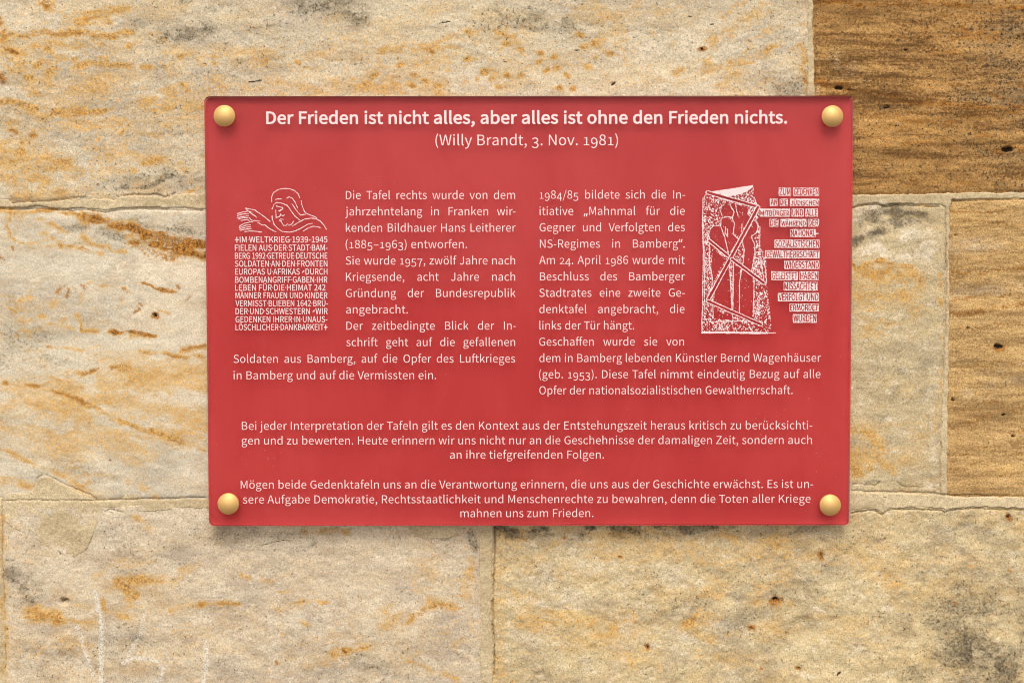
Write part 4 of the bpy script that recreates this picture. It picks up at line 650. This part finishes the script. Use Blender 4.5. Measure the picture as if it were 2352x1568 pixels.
def word_polys(w, old):
    x, out = 0.0, []
    for i, ch in enumerate(w):
        a, polys = glyph(ch, old)
        if i: x += KERN.get((w[i - 1], ch), 0)
        out += [[(px + x, py) for px, py in P] for P in polys]; x += a
    return out, x
def ink_extent(polys):
    xs = [p[0] for P in polys for p in P]; return min(xs), max(xs)
def text_line(text, p0, p1x, cap, sx=None, old=True):
    """closed outlines (metres) of a line whose ink runs from reading p0=(x, baseline) to x=p1x; sx None: natural spaces, fitted width"""
    x0, z0 = plane_xz(p0[0], p0[1], PANEL_FRONT); x1, _ = plane_xz(p1x, p0[1], PANEL_FRONT)
    k = cap * .000405 / CAP
    words_ = text.split(' '); W = [word_polys(w, old) for w in words_]
    lead = ink_extent(W[0][0])[0]; trail = W[-1][1] - ink_extent(W[-1][0])[1]
    tot = sum(w[1] for w in W) - lead - trail; ns = len(W) - 1
    width = float(x1 - x0)
    if sx is None or ns == 0: sx = width / ((tot + ns * 175) * k); space = 175 * sx * k
    else: space = (width - tot * sx * k) / ns
    out = []; pen = float(x0) - lead * sx * k
    for (polys, adv) in W:
        out += [[(pen + px * sx * k, float(z0) + py * k) for px, py in P] for P in polys]; pen += adv * sx * k + space
    return out
def swell(P, d):
    """the closed outline moved outwards by d (counter-clockwise outlines grow, clockwise holes shrink)"""
    out = []; n = len(P)
    for i in range(n):
        (ax, ay), (bx, by), (cx, cy) = P[i - 1], P[i], P[(i + 1) % n]
        l1 = math.hypot(bx - ax, by - ay) or 1e-9; l2 = math.hypot(cx - bx, cy - by) or 1e-9
        n1 = ((by - ay) / l1, -(bx - ax) / l1); n2 = ((cy - by) / l2, -(cx - bx) / l2)
        k = max(1 + n1[0] * n2[0] + n1[1] * n2[1], .5)
        out.append((bx + d * (n1[0] + n2[0]) / k, by + d * (n1[1] + n2[1]) / k))
    return out
def fill_outlines(outlines, offset=0.0):
    if offset: outlines = [swell(P, offset / 100) for P in outlines]
    c = bpy.data.curves.new('outline', 'CURVE'); c.dimensions = '2D'; c.fill_mode = 'BOTH'
    for P in outlines:
        s = c.splines.new('POLY'); s.points.add(len(P) - 1)
        s.points.foreach_set('co', [q for x, y in P for q in (x * 100, y * 100, 0, 1)]); s.use_cyclic_u = True
    o = bpy.data.objects.new('outline', c); COL.objects.link(o)
    dg = bpy.context.evaluated_depsgraph_get(); me = bpy.data.meshes.new_from_object(o.evaluated_get(dg))
    v = [(p.co.x / 100, p.co.y / 100) for p in me.vertices]; f = [tuple(p.vertices) for p in me.polygons]
    bpy.data.objects.remove(o); bpy.data.curves.remove(c); bpy.data.meshes.remove(me)
    return v, f
def ink_part(name, lines, label, offset=0.0):
    V, F = [], []
    for outl in lines:
        v, f = fill_outlines(outl, offset); n = len(V)
        V += [(x, Y_INK, z) for x, z in v]; F += [tuple(i + n for i in q) for q in f]
    me = bpy.data.meshes.new(name); me.from_pydata(V, [], F); me.update()
    o = link_mesh(name, me, M_WHITE, plaque); o['label'] = label
    return o
SX = 0.985; BC = 18.6
ink_part('heading_lettering', [text_line('Der Frieden ist nicht alles, aber alles ist ohne den Frieden nichts.', (612.5, 284.6), 1807, 27.0)], 'bold headline across the top of the plaque', .034)
ink_part('quotation_source', [text_line('(Willy Brandt, 3. Nov. 1981)', (1000, 334.2), 1419.5, 24.0)], 'bracketed name and date under the headline', -.004)
J, R = SX, None
left = [('Die Tafel rechts wurde von dem', 794.3, 457.6, 1183.3, J), ('jahrzehntelang in Franken wir-', 792.8, 494.9, 1184.3, J), ('kenden Bildhauer Hans Leitherer', 794.3, 532.6, 1184.6, J), ('(1885–1963) entworfen.', 793.9, 570.2, 1072.7, R), ('Sie wurde 1957, zwölf Jahre nach', 793.9, 607.8, 1183.3, J), ('Kriegsende, acht Jahre nach', 794.6, 645.1, 1183.3, J), ('Gründung der Bundesrepublik', 794.3, 682.3, 1184.3, J), ('angebracht.', 795, 719.8, 937, R), ('Der zeitbedingte Blick der In-', 795.6, 757.2, 1185, J), ('schrift geht auf die gefallenen', 795.4, 794.8, 1183.4, J), ('Soldaten aus Bamberg, auf die Opfer des Luftkrieges', 536.5, 833.0, 1183.4, J), ('in Bamberg und auf die Vermissten ein.', 536.5, 870.8, 1002, R)]
right = [('1984/85 bildete sich die In-', 1239, 456.6, 1573.6, J), ('itiative „Mahnmal für die', 1239, 494, 1573, J), ('Gegner und Verfolgten des', 1239, 531.5, 1573, J), ('NS-Regimes in Bamberg“.', 1240, 569.1, 1572.7, J), ('Am 24. April 1986 wurde mit', 1238.4, 606.6, 1573, J), ('Beschluss des Bamberger', 1240, 644.1, 1573, J), ('Stadtrates eine zweite Ge-', 1238.6, 681.6, 1573, J), ('denktafel angebracht, die', 1238.6, 719, 1572.4, J), ('links der Tür hängt.', 1238.8, 756.5, 1456.5, R), ('Geschaffen wurde sie von', 1238.2, 793.7, 1571, J), ('dem in Bamberg lebenden Künstler Bernd Wagenhäuser', 1238.6, 831.2, 1885.4, R), ('(geb. 1953). Diese Tafel nimmt eindeutig Bezug auf alle', 1238.2, 868.4, 1884.5, J), ('Opfer der nationalsozialistischen Gewaltherrschaft.', 1238.6, 905.2, 1820.5, R)]
low1 = [('Bei jeder Interpretation der Tafeln gilt es den Kontext aus der Entstehungszeit heraus kritisch zu berücksichti-', 555.6, 986.6, 1865.6, R), ('gen und zu bewerten. Heute erinnern wir uns nicht nur an die Geschehnisse der damaligen Zeit, sondern auch', 555.2, 1020.4, 1864.7, R), ('an ihre tiefgreifenden Folgen.', 1033.5, 1052.8, 1387.3, R)]
low2 = [('Mögen beide Gedenktafeln uns an die Verantwortung erinnern, die uns aus der Geschichte erwächst. Es ist un-', 553, 1121.4, 1867.8, R), ('sere Aufgabe Demokratie, Rechtsstaatlichkeit und Menschenrechte zu bewahren, denn die Toten aller Kriege', 558, 1155.3, 1861.7, R), ('mahnen uns zum Frieden.', 1057.5, 1186.9, 1362.9, R)]
for nm, rows, lab in (('paragraph_lettering', left, 'left column of text beside the praying figure'), ('paragraph_lettering', right, 'right column of text beside the barred relief drawing'), ('paragraph_lettering', low1, 'three centred lines beginning Bei jeder Interpretation'), ('paragraph_lettering', low2, 'three centred lines at the foot beginning Mögen beide')):
    ink_part(nm, [text_line(tx, (x0, yb), x1, BC, sx) for tx, x0, yb, x1, sx in rows], lab, -.006)
zx4 = lambda x: 514.5 + x * .23435
zy4 = lambda y: 416.5 + y * .23435
INS = [('+IM·WELTKRIEG·1939-1945', 600, 108, 1014), ('FIELEN AUS·DER·STADT·BAM-', 680, 108, 1016), ('BERG 1992·GETREUE·DEUTSCHE', 759, 108, 1014), ('SOLDATEN·AN·DEN·FRONTEN', 836, 108, 1014), ('EUROPAS U·AFRIKAS ~DURCH', 914, 110, 1014), ('BOMBENANGRIFF·GABEN·IHR', 993, 110, 1014), ('LEBEN FÜR·DIE·HEIMAT 242', 1070, 110, 995), ('MÄNNER FRAUEN UND·KINDER', 1146, 114, 1014), ('VERMISST·BLIEBEN 1642·BRÜ-', 1224, 114, 1020), ('DER·UND·SCHWESTERN ~WIR', 1301, 114, 1016), ('GEDENKEN IHRER·IN·UNAUS-', 1380, 114, 1014), ('LÖSCHLICHER·DANKBARKEIT+', 1457, 114, 1014)]
ink_part('inscription_lettering', [text_line(tx, (zx4(a), zy4(y)), zx4(b), 13.6, None, False) for tx, y, a, b in INS], 'twelve lines of small capitals under the praying figure', .005)

# --- the two drawings and the block capitals: stencil rows cut from a mask
def stencil(name, label, box, mask_fn, step=.55):
    xs = np.arange(box[0], box[2], step); ys = np.arange(box[1], box[3], step)
    X, Y = np.meshgrid(xs, ys); M = mask_fn(X, Y)
    V, F = [], []
    for j in range(len(ys)):
        row = np.concatenate([[0], M[j].astype(np.int8), [0]]); d = np.diff(row)
        for a, b in zip(np.where(d == 1)[0], np.where(d == -1)[0]):
            px = [xs[0] + a * step, xs[0] + b * step]; n = len(V)
            for (qx, qy) in ((px[0], ys[j] + step), (px[1], ys[j] + step), (px[1], ys[j]), (px[0], ys[j])): V.append((qx, qy))
            F.append((n, n + 1, n + 2, n + 3))
    A = np.array(V); wx, wz = plane_xz(A[:, 0], A[:, 1], PANEL_FRONT)
    me = bpy.data.meshes.new(name); me.from_pydata(np.stack([wx, np.full_like(wx, Y_INK), wz], -1).tolist(), [], F); me.update()
    o = link_mesh(name, me, M_WHITE, plaque); o['label'] = label
    return o
FIG = [[(468, 200), (465, 150), (485, 110), (530, 80), (590, 69), (640, 71), (690, 90), (725, 120), (742, 160)], [(755, 188), (762, 228)], [(766, 240), (790, 300), (815, 318), (860, 335), (910, 355)], [(505, 178), (530, 172), (560, 172)], [(612, 165), (640, 152), (670, 165), (695, 200), (725, 265)],
       [(470, 270), (490, 225), (515, 205), (570, 215), (620, 235), (640, 265), (690, 335), (745, 382)], [(665, 218), (700, 270), (725, 305), (750, 330), (797, 322)], [(510, 240), (575, 258)], [(545, 290), (575, 270)], [(535, 290), (560, 278)], [(507, 282), (510, 355), (545, 345), (555, 320)], [(555, 330), (580, 336), (592, 328)], [(545, 378), (555, 368), (582, 374)], [(545, 384), (562, 386)], [(555, 390), (570, 410), (580, 430), (605, 432), (625, 415)], [(630, 432), (660, 420), (682, 390)],
       [(670, 437), (740, 395), (790, 370), (850, 360), (900, 365), (945, 390), (980, 430), (1003, 470)], [(470, 335), (472, 370), (490, 420), (530, 465), (575, 492), (640, 498), (700, 485), (760, 455), (820, 420), (865, 412)], [(775, 487), (820, 458), (870, 440), (915, 443), (942, 453)],
       [(210, 262), (300, 280), (360, 320), (450, 390)], [(210, 265), (235, 290), (275, 305)], [(245, 300), (300, 335), (320, 352)], [(130, 318), (180, 300), (240, 292)], [(130, 335), (190, 318), (240, 316)], [(128, 355), (190, 345), (240, 336)], [(140, 370), (190, 357), (235, 355)], [(165, 382), (230, 375)], [(245, 355), (270, 380), (350, 390)], [(330, 402), (380, 430), (400, 425), (440, 460), (510, 495)], [(150, 440), (200, 410), (245, 402)], [(150, 455), (210, 430), (258, 425)], [(150, 470), (215, 450), (262, 443)], [(160, 480), (220, 468), (268, 463)], [(200, 492), (270, 485), (320, 490), (370, 498)], [(235, 375), (255, 398), (280, 397)]]
def fig_mask(X, Y):
    wob = fbm(X, Y, 5, 3, 81); M = np.zeros(X.shape, bool)
    jx = X + (fbm(X, Y, 2.5, 2, 83) - .5) * 1.0; jy = Y + (fbm(X, Y, 2.5, 2, 85) - .5) * 1.0
    for pts in FIG:
        d = seg_dist(jx, jy, [(zx4(x), zy4(y)) for x, y in pts]); M |= d < .42 + .72 * wob
    return M
stencil('figure_drawing', 'line drawing of a hooded figure with outstretched hands', (zx4(110), zy4(50), zx4(1020), zy4(515)), fig_mask)
zx5 = lambda x: 1592.5 + x * .24221
zy5 = lambda y: 404.25 + y * .24221
Q5 = lambda pts: [(zx5(x), zy5(y)) for x, y in pts]
REG = [(90, 205), (130, 150), (570, 90), (575, 200), (625, 300), (612, 420), (635, 560), (625, 680), (655, 700), (690, 800), (695, 1030), (715, 1200), (738, 1400), (722, 1482), (78, 1482), (90, 1000), (82, 470)]
CLEAR = [[(275, 270), (400, 262), (525, 305), (512, 360), (545, 390), (455, 525), (440, 570), (385, 545), (388, 450), (370, 395), (385, 340), (340, 265)], [(258, 470), (270, 405), (330, 388), (385, 450), (372, 555), (430, 600), (335, 735), (322, 690), (292, 540)], [(160, 500), (190, 472), (250, 470), (290, 580), (320, 700), (300, 735), (180, 612), (140, 560)],
         [(585, 415), (612, 500), (545, 572), (578, 650), (580, 720), (550, 900), (560, 1000), (578, 1350), (440, 1350), (430, 1000), (470, 830), (482, 700), (460, 615)], [(185, 690), (300, 790), (235, 900), (185, 1010), (165, 860)], [(285, 870), (345, 900), (352, 1000), (372, 1270), (200, 1180), (200, 1090)], [(375, 825), (455, 880), (432, 1000), (438, 1310), (375, 1280)], [(265, 285), (330, 265), (380, 340), (372, 385), (300, 380), (268, 400)], [(195, 1260), (365, 1340), (360, 1365), (190, 1350)]]
EDGES = [[(90, 205), (85, 470), (95, 700), (88, 1000), (85, 1280), (78, 1370), (82, 1480)], [(108, 690), (100, 1280)], [(345, 265), (385, 340), (368, 395), (388, 450), (375, 550), (430, 598)], [(400, 258), (405, 310), (422, 372)], [(258, 470), (262, 400), (330, 386), (368, 395)], [(160, 500), (190, 472), (255, 470), (292, 560), (322, 690), (335, 730)], [(305, 480), (300, 540), (325, 575), (322, 500)], [(160, 500), (142, 560), (155, 610)], [(150, 612), (150, 850), (170, 900), (185, 1010), (160, 1090)], [(185, 1090), (185, 1340)], [(340, 780), (350, 1000), (365, 1270)], [(380, 820), (372, 1340), (445, 1360)], [(460, 880), (435, 1000), (435, 1300)], [(462, 610), (482, 700), (470, 830), (440, 920)], [(460, 455), (455, 530)], [(585, 412), (612, 470), (605, 530), (548, 575), (580, 650), (582, 720), (552, 890), (575, 990), (565, 1330)], [(640, 780), (668, 1000)], [(668, 780), (695, 1000), (685, 1030), (660, 1020)], [(150, 1380), (450, 1372), (620, 1385)], [(240, 1400), (265, 1460), (300, 1440)], [(310, 1420), (330, 1470)], [(520, 1400), (540, 1440)], [(545, 295), (515, 360), (548, 392)], [(575, 200), (600, 270)], [(630, 480), (628, 670)], [(265, 280), (258, 340), (275, 385)]]
BEAMS = [([(135, 156), (608, 290)], 13), ([(612, 296), (142, 1165)], 14), ([(140, 1185), (640, 1405)], 12), ([(150, 612), (325, 755)], 12), ([(365, 785), (665, 1012)], 12)]
def relief_mask(X, Y):
    jx = X + (fbm(X, Y, 2.2, 2, 91) - .5) * 1.6; jy = Y + (fbm(X, Y, 2.2, 2, 93) - .5) * 1.6
    st = .6 * vnoise(X / 1.25, Y / 1.9, 95) + .4 * vnoise(X / 2.9, Y / 2.9, 97)
    dens = fbm(X, Y, 14, 2, 99)
    M = (st > .60 - .25 * (dens - .45)) & (poly_sd(jx, jy, Q5(REG)) > 0)
    for c in CLEAR: M &= ~((poly_sd(jx, jy, Q5(c)) > 0) & (st < .86))
    M |= (poly_sd(jx, jy, Q5([(165, 148), (350, 120), (568, 86), (565, 104), (500, 150), (420, 178), (330, 195), (250, 172)])) > 0) & (st > .16)
    M |= (poly_sd(jx, jy, Q5([(585, 700), (640, 720), (650, 960), (560, 900)])) > 0) & (st > .50)
    for e in EDGES: M |= seg_dist(jx, jy, Q5(e)) < .55 + .55 * dens
    for pts, w in BEAMS:
        d = seg_dist(jx, jy, Q5(pts)); w5 = w * .24221
        M |= d < w5 + 1.5; M &= ~(d < w5 - .2)
    M |= (seg_dist(jx, jy, Q5([(80, 1482), (300, 1481), (560, 1486), (700, 1486)])) < 1.8 + dens) | (seg_dist(jx, jy, Q5([(700, 1486), (780, 1485)])) < .9)
    return M
stencil('relief_drawing', 'stippled drawing of narrow figures behind crossed beams', (zx5(60), zy5(70), zx5(790), zy5(1505)), relief_mask)
CAPS = [(108, 187, [('ZUM', 808, 925), ('GEDENKEN', 945, 1190)]), (212, 283, [('AN', 725, 800), ('DIE', 818, 895), ('JÜDISCHEN', 915, 1192)]), (305, 385, [('MITBÜRGER', 628, 915), ('UND', 930, 1045), ('ALLE', 1060, 1180)]), (403, 480, [('DIE', 722, 805), ('WÄHREND', 825, 1070), ('DER', 1085, 1190)]), (500, 577, [('NATIONAL', 918, 1160)]), (600, 680, [('SOZIALISTISCHEN', 768, 1195)]), (700, 780, [('GEWALTHERRSCHAFT', 680, 1195)]), (800, 880, [('WIDERSTAND', 862, 1193)]), (900, 985, [('GELEISTET', 738, 990), ('HABEN', 1005, 1185)]), (1000, 1085, [('MISSACHTET', 855, 1175)]), (1103, 1186, [('VERFOLGT', 800, 1065), ('UND', 1070, 1190)]), (1207, 1283, [('ERMORDET', 910, 1188)]), (1305, 1389, [('WURDEN', 942, 1168)])]
def even_odd(X, Y, polys):
    ins = np.zeros(X.shape, bool)
    for P in polys:
        for (ax, ay), (bx, by) in zip(P, P[1:] + P[:1]):
            if ay == by: continue
            ins ^= ((ay > Y) != (by > Y)) & (X < (bx - ax) * (Y - ay) / (by - ay) + ax)
    return ins
def caps_mask(X, Y):
    M = np.zeros(X.shape, bool)
    jx = X + (fbm(X, Y, 2.4, 2, 101) - .5) * 1.4; jy = Y + (fbm(X, Y, 2.4, 2, 103) - .5) * 1.6
    flaw = vnoise(X / 1.3, Y / 1.6, 105)
    xs, ys = X[0], Y[:, 0]
    for y0, y1, ws in CAPS:
        for w, a, b in ws:
            x0, x1, t0, t1 = zx5(a), zx5(b), zy5(y0), zy5(y1)
            sl = (slice(*np.searchsorted(ys, (t0 - 3, t1 + 3))), slice(*np.searchsorted(xs, (x0 - 3, x1 + 3))))
            lx, ly = jx[sl], jy[sl]
            patch = (lx > x0) & (lx < x1) & (ly > t0 + .8) & (ly < t1)
            polys, adv = word_polys(w, False); m0, m1 = ink_extent(polys)
            gx0, gx1, gb, gt = x0 + 1.9, x1 - 1.5, t1 - 2.0, t0 + (5.4 if any(c in 'ÜÄÖ' for c in w) else 2.4)
            P2 = [[(gx0 + (px - m0) / (m1 - m0) * (gx1 - gx0), gb - py / CAP * (gb - gt)) for px, py in P] for P in polys]
            ink = np.zeros(lx.shape, bool)
            for ox, oy in ((-.42, 0), (.42, 0), (0, -.42), (0, .42)): ink |= even_odd(lx + ox, ly + oy, P2)
            M[sl] |= patch & ~ink & (flaw[sl] > .13)
    M |= (np.abs(jx - zx5(1173)) < 3.0) & (np.abs(jy - zy5(545)) < 1.2)
    return M
stencil('capitals_lettering', 'thirteen right aligned lines of rough outlined capitals', (zx5(600), zy5(95), zx5(1215), zy5(1405)), caps_mask, .5)
# faint scuffs and specks on the front
V, F = [], []; sr = random.Random(21)
CL = [(1600, 1000, 300, 60, 26), (600, 1030, 60, 40, 30), (860, 430, 60, 20, 10), (580, 480, 60, 30, 12), (1880, 1100, 60, 80, 26), (540, 1060, 60, 100, 26), (760, 380, 200, 60, 10), (1760, 960, 50, 30, 26), (1930, 700, 12, 300, 20), (1200, 700, 700, 450, 90), (1790, 430, 30, 60, 8), (1560, 800, 20, 10, 8)]
for cx, cy, rx, ry, n in CL:
    for _ in range(n):
        x, y = cx + sr.uniform(-rx, rx), cy + sr.uniform(-ry, ry)
        if not (478 < x < 1950 and 228 < y < 1200): continue
        a = sr.uniform(0, math.pi); L = sr.choice([.5, .6, .8, 1.0, 2.2]); w = sr.uniform(.25, .5)
        ca, sa = math.cos(a), math.sin(a); n0 = len(V)
        for u, v_ in ((-L, -w), (L, -w * .6), (L, w * .6), (-L, w)):
            qx, qz = plane_xz(x + u * ca - v_ * sa, y + u * sa + v_ * ca, PANEL_FRONT); V.append((float(qx), PANEL_FRONT - .00012, float(qz)))
        F.append((n0 + 3, n0 + 2, n0 + 1, n0))
me = bpy.data.meshes.new('scuff_marks'); me.from_pydata(V, [], F); me.update()
ms, _n, _l, sb = new_mat('scuffed_acrylic'); sb.inputs['Base Color'].default_value = (*s2l(226, 130, 124), 1); sb.inputs['Roughness'].default_value = .8
so = link_mesh('scuff_marks', me, ms, plaque); so['kind'] = 'stuff'; so['label'] = 'tiny pale scratches and dust specks on the red face'

# --- brass caps and the spacers behind them
def lathe(name, prof, mat, n=64, smooth=True):
    """profile of (radius, y); axis along y"""
    v, f = [], []
    for r, y in prof: v += [(r * math.cos(2 * math.pi * i / n), y, r * math.sin(2 * math.pi * i / n)) for i in range(n)]
    for k in range(len(prof) - 1):
        for i in range(n):
            j = (i + 1) % n; f.append((k * n + i, k * n + j, (k + 1) * n + j, (k + 1) * n + i))
    f.append(tuple(range((len(prof) - 1) * n, len(prof) * n)))
    me = bpy.data.meshes.new(name); me.from_pydata(v, [], f); me.update()
    if smooth: me.polygons.foreach_set('use_smooth', [True] * len(f))
    me.materials.append(mat)
    return me
R_ = .0100
prof = [(R_ - .0003, 0), (R_, -.0003), (R_, -.0019)]
SPH = .0133; A0 = math.asin(.0094 / SPH)
for i in range(1, 5):
    a = math.radians(i * 8); prof.append((R_ - .0006 * (1 - math.cos(a * 2)) , -.0019 - .0011 * i / 4))
for i in range(14):
    a = A0 * (1 - i / 13.0); prof.append((max(SPH * math.sin(a), .00004), -.0031 - SPH * (math.cos(a) - math.cos(A0))))
cap_me = lathe('screw_cap', prof, M_BRASS)
spacer_me = lathe('spacer', [(.006, WALL_Y + .002), (.006, PANEL_BACK + .0001)], M_BRASS, 32, False)
for (px, py), lab in zip([(515, 266.3), (1912.5, 267.2), (523.8, 1156.8), (1907.4, 1159.8)], ['upper left brass cap', 'upper right brass cap', 'lower left brass cap', 'lower right brass cap']):
    x, z = plane_xz(px, py, PANEL_FRONT - .003)
    o = bpy.data.objects.new('screw_cap', cap_me); COL.objects.link(o); o.location = (float(x), PANEL_FRONT - .0001, float(z))
    o.parent = plaque; o.matrix_parent_inverse = plaque.matrix_basis.inverted(); o['label'] = 'domed satin ' + lab
    s = bpy.data.objects.new('spacer', spacer_me); COL.objects.link(s); s.location = (float(x), 0, float(z))
    s.parent = plaque; s.matrix_parent_inverse = plaque.matrix_basis.inverted()
